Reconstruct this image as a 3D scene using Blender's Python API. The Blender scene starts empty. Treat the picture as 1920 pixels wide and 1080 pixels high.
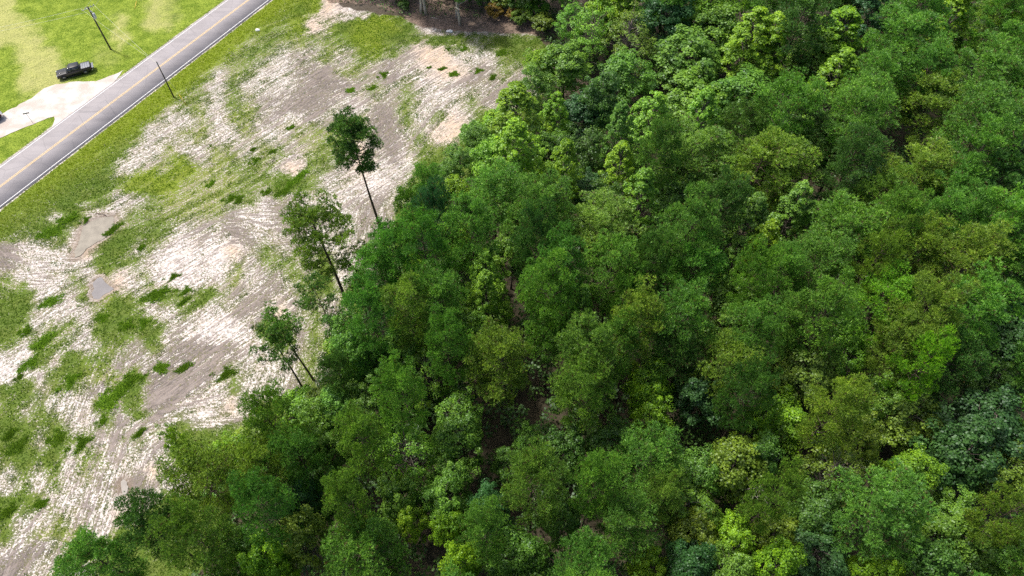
import bpy, bmesh, math, random
import numpy as np
from mathutils import Vector, Matrix

# ------------------------------------------------------------------ camera, sky, sun, exposure
scene = bpy.context.scene
col = scene.collection
FPX, PITCH, CAM_H = 1280.0, 54.0, 78.0            # focal length in px of a 1920 px wide frame
cam_data = bpy.data.cameras.new('camera')
cam_data.sensor_width = 36.0
cam_data.lens = 36.0 * FPX / 1920.0
cam_data.clip_start = 0.5
cam_data.clip_end = 6000.0
cam = bpy.data.objects.new('camera', cam_data)
cam.location = (0, 0, CAM_H)
cam.rotation_euler = (math.radians(90 - PITCH), 0, 0)
col.objects.link(cam)
scene.camera = cam

SUN_EL, SUN_AZ = 60.0, -57.0                       # azimuth measured from +Y towards +X
world = bpy.data.worlds.new('World'); scene.world = world
world.use_nodes = True
wn = world.node_tree.nodes; wl = world.node_tree.links
bg = wn['Background']
sky = wn.new('ShaderNodeTexSky')
sky.sky_type = 'NISHITA'; sky.sun_disc = False
sky.sun_elevation = math.radians(SUN_EL); sky.sun_rotation = math.radians(SUN_AZ)
sky.air_density = 0.8; sky.dust_density = 4.0; sky.ozone_density = 0.5
wl.new(sky.outputs[0], bg.inputs[0]); bg.inputs[1].default_value = 0.15
sun_data = bpy.data.lights.new('sun', 'SUN')
sun_data.energy = 2.9; sun_data.angle = math.radians(5.0); sun_data.color = (1.0, 0.96, 0.90)
sun = bpy.data.objects.new('sun', sun_data); col.objects.link(sun)
_e, _a = math.radians(SUN_EL), math.radians(SUN_AZ)
SUN_DIR = Vector((math.cos(_e) * math.sin(_a), math.cos(_e) * math.cos(_a), math.sin(_e)))
sun.rotation_euler = SUN_DIR.to_track_quat('Z', 'Y').to_euler()
sun.location = (0, 60, 120)
scene.view_settings.view_transform = 'Standard'
scene.view_settings.look = 'None'
scene.view_settings.gamma = 1.0
scene.view_settings.use_curve_mapping = False
scene.view_settings.exposure = 0.42
scene.render.engine = 'CYCLES'
scene.cycles.max_bounces = 6
scene.cycles.diffuse_bounces = 3
scene.cycles.glossy_bounces = 2
scene.cycles.transmission_bounces = 3
scene.cycles.use_denoising = False
scene.cycles.sample_clamp_indirect = 3.0
scene.cycles.caustics_reflective = False
scene.cycles.caustics_refractive = False

# ------------------------------------------------------------------ photo pixel <-> ground
_p = math.radians(PITCH)
FW = np.array([0, math.cos(_p), -math.sin(_p)]); UP = np.array([0, math.sin(_p), math.cos(_p)])
def at(x, y, z=0.0):
    """point at height z seen at photo pixel (x, y)"""
    d = FW * FPX + np.array([1.0, 0, 0]) * (x - 960) + UP * (540 - y)
    return np.array([0, 0, CAM_H]) + d * ((z - CAM_H) / d[2])
def pixel(X, Y, Z=0.0):
    v0, v1, v2 = X, Y, Z - CAM_H
    c = FW[1] * v1 + FW[2] * v2
    u = UP[1] * v1 + UP[2] * v2
    return 960 + FPX * v0 / c, 540 - FPX * u / c
def depth(P):
    return float(FW[1] * P[1] + FW[2] * (P[2] - CAM_H))
def height_at(base, top_px):
    """height of a vertical pole standing at base whose tip shows at top_px"""
    hs = np.linspace(0, 30, 1500)
    px, py = pixel(base[0], base[1], hs)
    return float(hs[np.argmin((px - top_px[0])**2 + (py - top_px[1])**2)])

# ------------------------------------------------------------------ tagging and mesh helpers
def tag(o, label=None, cat=None, group=None, kind=None):
    if label: o['label'] = label
    if cat: o['category'] = cat
    if group: o['group'] = group
    if kind: o['kind'] = kind
    return o
def link(name, me, parent=None):
    o = bpy.data.objects.new(name, me); col.objects.link(o)
    if parent is not None: o.parent = parent
    return o
def empty(name, loc, rz=0.0):
    o = bpy.data.objects.new(name, None); col.objects.link(o)
    o.location = loc; o.rotation_euler = (0, 0, rz); o.empty_display_size = 0.3
    return o
def mesh_np(name, V, F, mat=None, smooth=False, attrs=None):
    """F: list of int arrays (n,3) and/or (n,4)"""
    me = bpy.data.meshes.new(name)
    V = np.asarray(V, np.float32)
    F = [np.asarray(f, np.int32) for f in F if len(f)]
    me.vertices.add(len(V)); me.vertices.foreach_set('co', V.ravel())
    loops = np.concatenate([f.ravel() for f in F])
    tot = np.concatenate([np.full(len(f), f.shape[1], np.int32) for f in F])
    start = np.concatenate([[0], np.cumsum(tot)[:-1]]).astype(np.int32)
    me.loops.add(len(loops)); me.loops.foreach_set('vertex_index', loops)
    me.polygons.add(len(tot)); me.polygons.foreach_set('loop_start', start)
    if smooth:
        me.polygons.foreach_set('use_smooth', np.ones(len(tot), bool))
    me.update(calc_edges=True)
    for k, a in (attrs or {}).items():
        a = np.asarray(a, np.float32)
        if a.ndim == 1:
            at_ = me.attributes.new(k, 'FLOAT', 'POINT'); at_.data.foreach_set('value', a)
        else:
            at_ = me.attributes.new(k, 'FLOAT_COLOR', 'POINT'); at_.data.foreach_set('color', a.ravel())
    if mat is not None: me.materials.append(mat)
    return me
class Geo:
    """collects tubes, boxes and prisms into one mesh"""
    def __init__(s): s.V = []; s.F3 = []; s.F4 = []; s.n = 0
    def add(s, V, F3=(), F4=()):
        s.V.append(np.asarray(V, float))
        if len(F3): s.F3.append(np.asarray(F3) + s.n)
        if len(F4): s.F4.append(np.asarray(F4) + s.n)
        s.n += len(V)
    def tube(s, pts, rad, n=6, cap=True):
        pts = np.asarray(pts, float); m = len(pts)
        rad = np.broadcast_to(np.asarray(rad, float), (m,))
        t = np.gradient(pts, axis=0); t /= np.linalg.norm(t, axis=1)[:, None] + 1e-9
        ref = np.where(np.abs(t[:, 2:3]) > 0.9, np.array([[1.0, 0, 0]]), np.array([[0, 0, 1.0]]))
        a = np.cross(t, ref); a /= np.linalg.norm(a, axis=1)[:, None] + 1e-9
        b = np.cross(t, a)
        th = np.arange(n) * 2 * np.pi / n
        V = (pts[:, None] + rad[:, None, None] * (np.cos(th)[None, :, None] * a[:, None] + np.sin(th)[None, :, None] * b[:, None])).reshape(-1, 3)
        i = np.arange(m - 1)[:, None] * n; j = np.arange(n)[None]; k = (j + 1) % n
        F4 = np.stack([i + j, i + k, i + n + k, i + n + j], -1).reshape(-1, 4)
        F3 = []
        if cap:
            V = np.vstack([V, pts[0], pts[-1]]); c0, c1 = len(V) - 2, len(V) - 1
            e = (m - 1) * n
            F3 = [(c0, (q + 1) % n, q) for q in range(n)] + [(c1, e + q, e + (q + 1) % n) for q in range(n)]
        s.add(V, F3, F4)
    def box(s, lo, hi, taper=1.0):
        (x0, y0, z0), (x1, y1, z1) = lo, hi
        cx, cy = (x0 + x1) / 2, (y0 + y1) / 2; t = taper
        V = [(x0, y0, z0), (x1, y0, z0), (x1, y1, z0), (x0, y1, z0)] + \
            [(cx + (x - cx) * t, cy + (y - cy) * t, z1) for x, y in ((x0, y0), (x1, y0), (x1, y1), (x0, y1))]
        s.add(V, [], [(0, 3, 2, 1), (4, 5, 6, 7), (0, 1, 5, 4), (1, 2, 6, 5), (2, 3, 7, 6), (3, 0, 4, 7)])
    def build(s, name, mat, parent=None, smooth=False, bevel=0.0):
        F = []
        if s.F3: F.append(np.concatenate(s.F3))
        if s.F4: F.append(np.concatenate(s.F4))
        o = link(name, mesh_np(name, np.concatenate(s.V), F, mat, smooth), parent)
        if bevel:
            b = o.modifiers.new('bevel', 'BEVEL'); b.width = bevel; b.segments = 2; b.limit_method = 'ANGLE'
        return o

# ------------------------------------------------------------------ noise in numpy
def vnoise(x, y, scale, seed):
    r = np.random.default_rng(seed); N = 256
    L = r.random((N, N))
    u, v = np.asarray(x) / scale + 1000.3, np.asarray(y) / scale + 1000.7
    i, j = np.floor(u).astype(int), np.floor(v).astype(int)
    f, g = u - i, v - j
    f = f * f * (3 - 2 * f); g = g * g * (3 - 2 * g)
    i0, i1, j0, j1 = i % N, (i + 1) % N, j % N, (j + 1) % N
    return (L[i0, j0] * (1 - f) + L[i1, j0] * f) * (1 - g) + (L[i0, j1] * (1 - f) + L[i1, j1] * f) * g
def fbm(x, y, scale, seed, octv=4):
    s = 0; a = 1; t = 0
    for k in range(octv):
        s = s + a * vnoise(x, y, scale / 2**k, seed + 17 * k); t += a; a *= 0.55
    return s / t
def sstep(a, b, x):
    t = np.clip((x - a) / (b - a), 0, 1); return t * t * (3 - 2 * t)
def in_poly(X, Y, poly):
    c = np.zeros(np.shape(X), bool); n = len(poly)
    for k in range(n):
        x0, y0 = poly[k][:2]; x1, y1 = poly[(k + 1) % n][:2]
        if y0 == y1: continue
        c ^= ((Y > y0) != (Y > y1)) & (X < (x1 - x0) * (Y - y0) / (y1 - y0) + x0)
    return c
def dist_line(X, Y, pts):
    d = np.full(np.shape(X), 1e9)
    for (a, b) in zip(pts[:-1], pts[1:]):
        ax, ay = a[0], a[1]; bx, by = b[0] - ax, b[1] - ay
        t = np.clip(((X - ax) * bx + (Y - ay) * by) / (bx * bx + by * by + 1e-9), 0, 1)
        d = np.minimum(d, np.hypot(X - ax - t * bx, Y - ay - t * by))
    return d

# ------------------------------------------------------------------ materials
class NT:
    def __init__(s, name):
        s.m = bpy.data.materials.new(name); s.m.use_nodes = True
        s.t = s.m.node_tree; s.t.nodes.clear()
        s.out = s.t.nodes.new('ShaderNodeOutputMaterial')
    def n(s, kind, **kw):
        x = s.t.nodes.new(kind)
        for k, v in kw.items(): setattr(x, k, v)
        return x
    def put(s, sock, v):
        if hasattr(v, 'is_linked') or isinstance(v, bpy.types.NodeSocket): s.t.links.new(v, sock)
        else: sock.default_value = v if not (isinstance(v, tuple) and len(v) == 3 and sock.type == 'RGBA') else (*v, 1)
    def math(s, op, a, b=0.0, c=0.0, clamp=False):
        x = s.n('ShaderNodeMath', operation=op, use_clamp=clamp)
        for k, v in enumerate((a, b, c)): s.put(x.inputs[k], v)
        return x.outputs[0]
    def mix(s, f, a, b, mode='MIX'):
        x = s.n('ShaderNodeMix', data_type='RGBA', blend_type=mode, clamp_factor=True)
        s.put(x.inputs[0], f); s.put(x.inputs[6], a); s.put(x.inputs[7], b)
        return x.outputs[2]
    def ramp(s, v, a, b, lo=0.0, hi=1.0):
        x = s.n('ShaderNodeMapRange', interpolation_type='SMOOTHSTEP')
        for k, q in enumerate((v, a, b, lo, hi)): s.put(x.inputs[k], q)
        return x.outputs[0]
    def noise(s, scale, detail=3.0, vec=None, rough=0.55, dist=0.0):
        x = s.n('ShaderNodeTexNoise'); x.inputs['Scale'].default_value = scale
        x.inputs['Detail'].default_value = detail; x.inputs['Roughness'].default_value = rough
        x.inputs['Distortion'].default_value = dist
        if vec is not None: s.put(x.inputs['Vector'], vec)
        return x.outputs[0]
    def attr(s, name):
        return s.n('ShaderNodeAttribute', attribute_name=name)
    def obj(s):
        return s.n('ShaderNodeTexCoord').outputs['Object']
    def principled(s, base, rough=0.6, metal=0.0, bump=None, bstr=0.3, bdist=0.02, spec=0.5, coat=0.0):
        b = s.n('ShaderNodeBsdfPrincipled')
        s.put(b.inputs['Base Color'], base); s.put(b.inputs['Roughness'], rough); s.put(b.inputs['Metallic'], metal)
        b.inputs['Specular IOR Level'].default_value = spec; b.inputs['Coat Weight'].default_value = coat
        if bump is not None:
            k = s.n('ShaderNodeBump'); k.inputs['Strength'].default_value = bstr; k.inputs['Distance'].default_value = bdist
            s.put(k.inputs['Height'], bump); s.t.links.new(k.outputs[0], b.inputs['Normal'])
        s.t.links.new(b.outputs[0], s.out.inputs[0])
        return s.m
def plain(name, c, rough=0.6, metal=0.0, var=0.15, scale=3.0, spec=0.5, coat=0.0):
    t = NT(name); n = t.noise(scale, 4, t.obj())
    f = t.ramp(n, 0.25, 0.75)
    lo = tuple(v * (1 - var) for v in c); hi = tuple(min(1, v * (1 + var)) for v in c)
    return t.principled(t.mix(f, lo, hi), rough, metal, spec=spec, coat=coat)

def leaf_material(name, trans=0.28, brown=0.0, gloss=0.025):
    t = NT(name)
    oi = t.n('ShaderNodeObjectInfo'); tint = t.attr('tint').outputs['Fac']
    c = oi.outputs['Color']
    hsv = t.n('ShaderNodeHueSaturation')
    t.put(hsv.inputs['Hue'], t.ramp(tint, 0, 1, 0.512, 0.486))
    t.put(hsv.inputs['Saturation'], t.ramp(tint, 0, 1, 0.96, 1.02))
    t.put(hsv.inputs['Value'], t.ramp(tint, 0, 1, 0.62, 1.42))
    t.put(hsv.inputs['Color'], c)
    cc = hsv.outputs[0]
    if brown:
        cc = t.mix(t.ramp(tint, 0.0, 0.06, brown, 0.0), cc, (0.13, 0.075, 0.035))
    d = t.n('ShaderNodeBsdfDiffuse'); t.put(d.inputs[0], cc)
    tr = t.n('ShaderNodeBsdfTranslucent')
    t.put(tr.inputs[0], t.mix(0.35, cc, t.mix(1.0, cc, (1.5, 1.6, 0.5), 'MULTIPLY')))
    g = t.n('ShaderNodeBsdfGlossy'); g.inputs['Roughness'].default_value = 0.45; t.put(g.inputs[0], (0.9, 0.95, 1.0))
    m1 = t.n('ShaderNodeMixShader'); m1.inputs[0].default_value = trans
    t.t.links.new(d.outputs[0], m1.inputs[1]); t.t.links.new(tr.outputs[0], m1.inputs[2])
    m2 = t.n('ShaderNodeMixShader'); m2.inputs[0].default_value = gloss
    t.t.links.new(m1.outputs[0], m2.inputs[1]); t.t.links.new(g.outputs[0], m2.inputs[2])
    t.t.links.new(m2.outputs[0], t.out.inputs[0])
    return t.m
M = {}
M['leaf'] = leaf_material('broad_leaf', 0.30)
M['needle'] = leaf_material('pine_needle', 0.32, 0.85)
M['grass'] = leaf_material('grass_blade', 0.30, 0.0, 0.006)
def bark(name, c):
    t = NT(name); o = t.obj()
    mp = t.n('ShaderNodeMapping'); mp.inputs['Scale'].default_value = (9, 9, 1.6); t.put(mp.inputs[0], o)
    n = t.noise(1.5, 5, mp.outputs[0])
    return t.principled(t.mix(t.ramp(n, 0.3, 0.7), tuple(v * 0.5 for v in c), tuple(v * 1.35 for v in c)), 0.9, bump=n, bstr=0.8, bdist=0.05, spec=0.2)
M['bark'] = bark('pine_bark', (0.115, 0.085, 0.065))
M['grey_bark'] = bark('grey_bark', (0.20, 0.17, 0.145))
M['pale_bark'] = bark('pale_bark', (0.52, 0.47, 0.41))
M['pole'] = bark('pole_wood', (0.10, 0.085, 0.075))

def ground_material():
    t = NT('clearing_ground'); o = t.obj()
    A, B, Cc = t.attr('cover'), t.attr('detail'), t.attr('extra')
    sA = t.n('ShaderNodeSeparateColor'); t.put(sA.inputs[0], A.outputs['Color'])
    sB = t.n('ShaderNodeSeparateColor'); t.put(sB.inputs[0], B.outputs['Color'])
    sC = t.n('ShaderNodeSeparateColor'); t.put(sC.inputs[0], Cc.outputs['Color'])
    green, mud, tan = sA.outputs
    streak, bright, litter = sB.outputs
    dry, lawn, wet = sC.outputs
    fs = 0.0
    sF = t.n('ShaderNodeSeparateColor'); t.put(sF.inputs[0], t.attr('flow').outputs['Color'])
    for k in range(4):
        mp = t.n('ShaderNodeMapping'); mp.vector_type = 'POINT'; t.put(mp.inputs[0], o)
        mp.inputs['Rotation'].default_value = (0, 0, -math.radians(45 * k)); 
        m2 = t.n('ShaderNodeMapping'); t.put(m2.inputs[0], mp.outputs[0]); m2.inputs['Scale'].default_value = (0.40, 3.6, 1)
        w_ = sF.outputs[k] if k < 3 else t.attr('flow3').outputs['Fac']
        fs = t.math('ADD', fs, t.math('MULTIPLY', t.noise(1.0, 3, m2.outputs[0], 0.6), w_))
    fs = t.math('MULTIPLY', t.math('SUBTRACT', fs, 0.5), 2.4)
    nf = t.noise(7.0, 3, o); nm = t.noise(2.2, 4, o, 0.6); nc = t.noise(0.5, 4, o); ng = t.noise(3.4, 5, o, 0.7)
    sand = t.mix(t.ramp(t.math('ADD', nm, t.math('MULTIPLY', fs, -0.22)), 0.3, 0.68), (0.33, 0.29, 0.26), (0.75, 0.705, 0.665))
    sand = t.mix(t.math('MULTIPLY', t.ramp(nc, 0.45, 0.7), 0.35), sand, (0.60, 0.50, 0.42))
    # small dark crumbs and clods
    sand = t.mix(t.math('MULTIPLY', t.ramp(t.math('ADD', nf, t.math('MULTIPLY', fs, 0.35)), 0.58, 0.72), 0.6), sand, (0.17, 0.15, 0.11))
    tanc = t.mix(nm, (0.42, 0.28, 0.17), (0.70, 0.54, 0.40))
    c = t.mix(t.math('MULTIPLY', tan, t.ramp(nm, 0.2, 0.6)), sand, tanc)
    mv = t.math('ADD', t.math('ADD', t.math('MULTIPLY', streak, 0.55), t.math('MULTIPLY', nf, 0.55)), t.math('MULTIPLY', fs, 0.85))
    mudc = t.mix(t.ramp(mv, 0.22, 0.88), (0.045, 0.034, 0.029), (0.255, 0.212, 0.186))
    ms = t.math('ADD', mud, t.math('MULTIPLY', t.math('SUBTRACT', streak, 0.5), 1.15))
    ms = t.math('ADD', ms, t.math('MULTIPLY', t.math('SUBTRACT', nf, 0.5), 1.7))
    ms = t.math('ADD', ms, fs)
    c = t.mix(t.math('MULTIPLY', t.ramp(ms, 0.36, 0.70), 0.90), c, mudc)
    dryc = t.mix(ng, (0.24, 0.22, 0.10), (0.56, 0.52, 0.31))
    c = t.mix(t.math('MULTIPLY', t.ramp(green, 0.42, 0.95), 0.55), c, t.mix(ng, (0.17, 0.15, 0.085), (0.42, 0.37, 0.23)))
    ds = t.math('ADD', dry, t.math('MULTIPLY', t.math('SUBTRACT', ng, 0.5), 1.6))
    c = t.mix(t.math('MULTIPLY', t.ramp(ds, 0.30, 0.8), 0.85), c, dryc)
    g1 = t.mix(ng, (0.030, 0.070, 0.006), (0.080, 0.158, 0.012))
    g2 = t.mix(ng, (0.100, 0.150, 0.004), (0.235, 0.310, 0.010))
    gc = t.mix(bright, g1, g2)
    gc = t.mix(t.ramp(green, 0.35, 0.85), t.mix(ng, (0.075, 0.075, 0.042), (0.20, 0.195, 0.10)), gc)
    gc = t.mix(t.math('MULTIPLY', t.ramp(nc, 0.4, 0.7), 0.35), gc, t.mix(0.5, gc, (0.22, 0.20, 0.06)))
    gs = t.math('ADD', green, t.math('MULTIPLY', t.math('SUBTRACT', ng, 0.5), 2.4))
    gs = t.math('ADD', gs, t.math('MULTIPLY', t.math('SUBTRACT', nf, 0.5), 2.0))
    gs = t.math('ADD', gs, t.math('MULTIPLY', t.math('SUBTRACT', streak, 0.5), -0.6))
    gs = t.math('ADD', gs, t.math('MULTIPLY', fs, 0.3))
    c = t.mix(t.math('MULTIPLY', t.ramp(gs, 0.38, 0.60), 0.94), c, gc)
    lw = t.mix(t.ramp(t.math('ADD', t.math('MULTIPLY', ng, 0.6), t.math('MULTIPLY', nc, 0.4)), 0.36, 0.62), (0.085, 0.150, 0.008), (0.27, 0.345, 0.045))
    lw = t.mix(t.math('MULTIPLY', t.ramp(t.math('ADD', dry, t.math('MULTIPLY', t.math('SUBTRACT', ng, 0.5), 0.9)), 0.16, 0.95), 0.75), lw, (0.47, 0.44, 0.18))
    lw = t.mix(t.math('MULTIPLY', tan, 0.8), lw, (0.52, 0.38, 0.26))
    c = t.mix(lawn, c, lw)
    lc = t.mix(nf, (0.030, 0.025, 0.017), (0.120, 0.094, 0.068))
    lc = t.mix(t.math('MULTIPLY', tan, t.ramp(t.math('ADD', nm, t.math('MULTIPLY', nc, 0.5)), 0.5, 1.0)), lc, t.mix(nf, (0.15, 0.10, 0.075), (0.46, 0.34, 0.27)))
    c = t.mix(litter, c, lc)
    c = t.mix(t.math('MULTIPLY', wet, 0.8), c, (0.20, 0.15, 0.10))
    h = t.math('ADD', t.math('MULTIPLY', nm, 0.7), t.math('MULTIPLY', nf, 0.5))
    h = t.math('ADD', h, t.math('MULTIPLY', streak, 0.9)); h = t.math('ADD', h, t.math('MULTIPLY', fs, 0.5))
    return t.principled(c, 0.95, bump=h, bstr=0.55, bdist=0.14, spec=0.15)
M['ground'] = ground_material()
def paint(name, c):
    t = NT(name); n = t.noise(5, 4, t.obj(), 0.7)
    return t.principled(t.mix(t.ramp(n, 0.5, 0.72), c, tuple(0.55 * v + 0.10 for v in c)), 0.7, spec=0.3)
M['white_paint'] = paint('white_road_paint', (0.80, 0.79, 0.77))
M['yellow_paint'] = paint('yellow_road_paint', (0.74, 0.54, 0.27))
def gravel():
    t = NT('pale_gravel'); o = t.obj()
    n = t.noise(9, 4, o, 0.7); n2 = t.noise(0.4, 4, o)
    c = t.mix(t.ramp(n2, 0.35, 0.65), (0.50, 0.435, 0.38), (0.63, 0.59, 0.545))
    c = t.mix(t.math('MULTIPLY', t.ramp(n, 0.5, 0.75), 0.4), c, (0.42, 0.36, 0.31))
    return t.principled(c, 0.95, bump=n, bstr=0.5, bdist=0.04, spec=0.15)
M['gravel'] = gravel()
def water(name, c, rough, var, spec=0.4):
    t = NT(name); n = t.noise(0.9, 4, t.obj(), 0.6); r = t.noise(3, 2, t.obj())
    return t.principled(t.mix(t.ramp(n, 0.35, 0.7), tuple(v * (1 - var) for v in c), c), rough, bump=r, bstr=0.03, bdist=0.01, spec=spec)
M['milky_water'] = water('milky_puddle_water', (0.30, 0.27, 0.215), 0.3, 0.22, 0.2)
M['dull_water'] = water('dull_puddle_water', (0.33, 0.30, 0.265), 0.35, 0.15, 0.05)
M['grey_water'] = water('grey_puddle_water', (0.21, 0.20, 0.20), 0.08, 0.15)
M['black_paint'] = plain('black_car_paint', (0.010, 0.011, 0.013), 0.35, spec=0.4, coat=0.25)
M['glass'] = plain('dark_car_glass', (0.02, 0.025, 0.03), 0.05, spec=0.8)
M['rubber'] = plain('tyre_rubber', (0.02, 0.02, 0.02), 0.85)
M['rim'] = plain('wheel_alloy', (0.22, 0.22, 0.23), 0.4, 0.8)
M['chrome'] = plain('bright_trim', (0.6, 0.6, 0.62), 0.25, 0.9)
M['lens'] = plain('headlight_lens', (0.7, 0.72, 0.75), 0.15)
M['red_lens'] = plain('tail_light_lens', (0.30, 0.02, 0.02), 0.2)
M['cover'] = plain('grey_bed_cover', (0.20, 0.215, 0.235), 0.5)
M['galv'] = plain('galvanised_steel', (0.45, 0.46, 0.47), 0.5, 0.4)
M['porcelain'] = plain('insulator_grey', (0.62, 0.63, 0.63), 0.3)
M['wire'] = plain('aluminium_wire', (0.60, 0.60, 0.50), 0.5, 0.2)
M['yellow'] = plain('yellow_plastic', (0.72, 0.50, 0.05), 0.5)
M['sign'] = plain('sign_back', (0.20, 0.21, 0.21), 0.5)
M['white'] = plain('white_litter', (0.8, 0.8, 0.78), 0.6)
M['stick'] = plain('dead_wood', (0.16, 0.12, 0.09), 0.9)

# ------------------------------------------------------------------ layout in plan
LOWER0, LOWER1 = at(0, 390), at(502, 0)            # near white edge line
UPPER0, UPPER1 = at(0, 313), at(430, 0)            # far white edge line
RD = ((LOWER1 - LOWER0)[:2] / np.linalg.norm((LOWER1 - LOWER0)[:2]) + (UPPER1 - UPPER0)[:2] / np.linalg.norm((UPPER1 - UPPER0)[:2])) / 2
RD /= np.linalg.norm(RD)
RN = np.array([-RD[1], RD[0]])
def off(P): return float(P[:2] @ RN)
LOFF, UOFF = (off(LOWER0) + off(LOWER1)) / 2, (off(UPPER0) + off(UPPER1)) / 2
CENTRE = RN * (LOFF + UOFF) / 2
HALF = abs(UOFF - LOFF) / 2                         # centre to white line
def road_xy(s, o): return CENTRE + RD * s + RN * o
def road_off(X, Y): return (X * RN[0] + Y * RN[1]) - (LOFF + UOFF) / 2

def asphalt():
    t = NT('road_asphalt'); o = t.obj()
    n = t.noise(14, 3, o); n2 = t.noise(0.35, 4, o)
    mp = t.n('ShaderNodeMapping'); t.put(mp.inputs[0], o); mp.inputs['Rotation'].default_value = (0, 0, -math.atan2(RD[1], RD[0])); mp.inputs['Scale'].default_value = (0.05, 0.9, 1)
    n3 = t.noise(1.0, 4, mp.outputs[0])
    c = t.mix(t.ramp(n2, 0.3, 0.7), (0.255, 0.238, 0.243), (0.31, 0.29, 0.296))
    c = t.mix(t.math('MULTIPLY', t.ramp(n3, 0.35, 0.7), 0.6), c, (0.35, 0.325, 0.325))
    c = t.mix(t.math('MULTIPLY', t.ramp(n, 0.45, 0.75), 0.3), c, (0.15, 0.145, 0.145))
    cr = t.n('ShaderNodeTexVoronoi', feature='DISTANCE_TO_EDGE'); cr.inputs['Scale'].default_value = 0.22
    wv = t.n('ShaderNodeVectorMath', operation='ADD'); t.put(wv.inputs[0], o)
    nn = t.n('ShaderNodeTexNoise'); nn.inputs['Scale'].default_value = 0.8; t.t.links.new(nn.outputs['Color'], wv.inputs[1])
    t.put(cr.inputs['Vector'], wv.outputs[0])
    c = t.mix(t.math('MULTIPLY', t.ramp(cr.outputs['Distance'], 0.0, 0.012, 1, 0), 0.35), c, (0.10, 0.10, 0.10))
    return t.principled(c, 0.85, bump=n, bstr=0.3, bdist=0.01, spec=0.3)
M['asphalt'] = asphalt()
def pxpoly(pts): return [tuple(at(x, y)[:2]) for x, y in pts]
DRIVE = pxpoly([(232, 131), (213, 140), (180, 152), (140, 153), (104, 158), (82, 166), (60, 184), (30, 200), (5, 212), (-40, 232), (-90, 258), (-130, 330), (-60, 285), (0, 258), (30, 246), (62, 234), (90, 221), (101, 219), (103, 228), (92, 248), (150, 213), (200, 172)])
FOREST = pxpoly([(1010, 40), (1035, 130), (1000, 215), (930, 300), (850, 360), (790, 430), (728, 470), (690, 560), (650, 640), (600, 730), (520, 830), (470, 900), (420, 1010), (330, 1130), (250, 1300), (3200, 1300), (3600, -260), (1100, -260), (560, -260), (575, -40), (640, 10), (790, 38), (900, 40)])
BACKWOOD = pxpoly([(560, -60), (620, 4), (720, 14), (775, 44), (850, 60), (940, 63), (1015, 68), (1060, -60)])
PUDDLE_A = pxpoly([(150, 440), (156, 424), (170, 414), (190, 407), (212, 405), (215, 418), (211, 432), (196, 445), (178, 456), (162, 466), (150, 478), (140, 482), (138, 472), (146, 458)])
PUDDLE_B = pxpoly([(172, 530), (182, 521), (188, 519), (196, 527), (205, 536), (213, 541), (204, 547), (193, 553), (184, 561), (175, 559), (171, 549), (176, 540)])
PUDDLE_C = pxpoly([(225, 901), (231, 897), (238, 903), (240, 914), (237, 926), (230, 927), (226, 915)])

COVER = """dYYYYYYYGdTGGGRRRGGYTLLLLLLLLLLLLL
ddYGGYYdGddGRRRGGgYTdGYYYGLLLLLLLL
dddYGGGdYGGRRGYgggdgggYYGGgGGggGGG
GdddYGTGGGRRYYgggwmmdmgdgmTTwwwgGg
GdddGGGGRRRGGwdgwwmMMddmMwwTTmmgmm
GddddWWRRYYggwgwwwmMMMmgmgwwwmmmmm
GGWWWRRRGYdgdwgdmMMMmwwmmgwwwgmmmG
WWWWRRRYGdwwdwddmwwmmddMMgwgTmGGGG
WGGRRRGGGwwddwwdwwddgddMMmgTTGGGGG
GRRRGGGGwwdwwddwdgwdggTmMwggGGGGGG
RRRGGGGwwddYddgggwTggmTwwwGGGGGGGG
RGGGGGGgYYYddddggGGgwwwWwgGGGGGGGG
GGGGGgGwwgddddggwmmwwTwWwgGGGGGGGG
GGGwGwwwgggdddmwwmmmwwwWgGGGGGGGGG
GggGwTwGgggwmwMmwmmwwwwWGGGGGGGGGG
MwwwwTGGwgwWwWTmgmmwwwGGGGGGGGGGGG
MwwwwwGggwWWwWdwgggmGGGGGGGGGGGGGG
gwwwgwdTwgWWwwdwmmggGGGGGGGGGGGGGG
gGwmwGdGgwGgGgmmmmgGGGGGGGGGGGGGGG
GGwwwwgGgwwgwwmmmTGGGGGGGGGGGGGGGG
GgwggwGGGGwmWWWwGGGGGGGGGGGGGGGGGG
gwGgwwggmgmMMMmwwGGGGGGGGGGGGGGGGG
wWGwGggmmmMMmmmwwwGGGGGGGGGGGGGGGG
WwwgGddgGMMmmmgwwwGGGGGGGGGGGGGGGG
GGwgwmmGGMMMmwgwwwGGGGGGGGGGGGGGGG
gwgwwmGmGMmwWwTmdGGGGGGGGGGGGGGGGG
GgggwwgmwmwgwmmmGGGGGGGGGGGGGGGGGG
GGwGggwmgwmGGGGGGGGGGGGGGGGGGGGGGG
gGgGwggwwmwGGGGGGGGGGGGGGGGGGGGGGG
wgwgwdwwmTmwGGGGGGGGGGGGGGGGGGGGGG
wgwgwwmmMmwmGGGGGGGGGGGGGGGGGGGGGG
GGgwwmwwTmGGGGGGGGGGGGGGGGGGGGGGGG
GwwdmwwTwGGGGGGGGGGGGGGGGGGGGGGGGG
gwdddwwGGGGGGGGGGGGGGGGGGGGGGGGGGG
wMMmgGGGGGGGGGGGGGGGGGGGGGGGGGGGGG
MMwgwwGGGGGGGGGGGGGGGGGGGGGGGGGGGG""".split()
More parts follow.
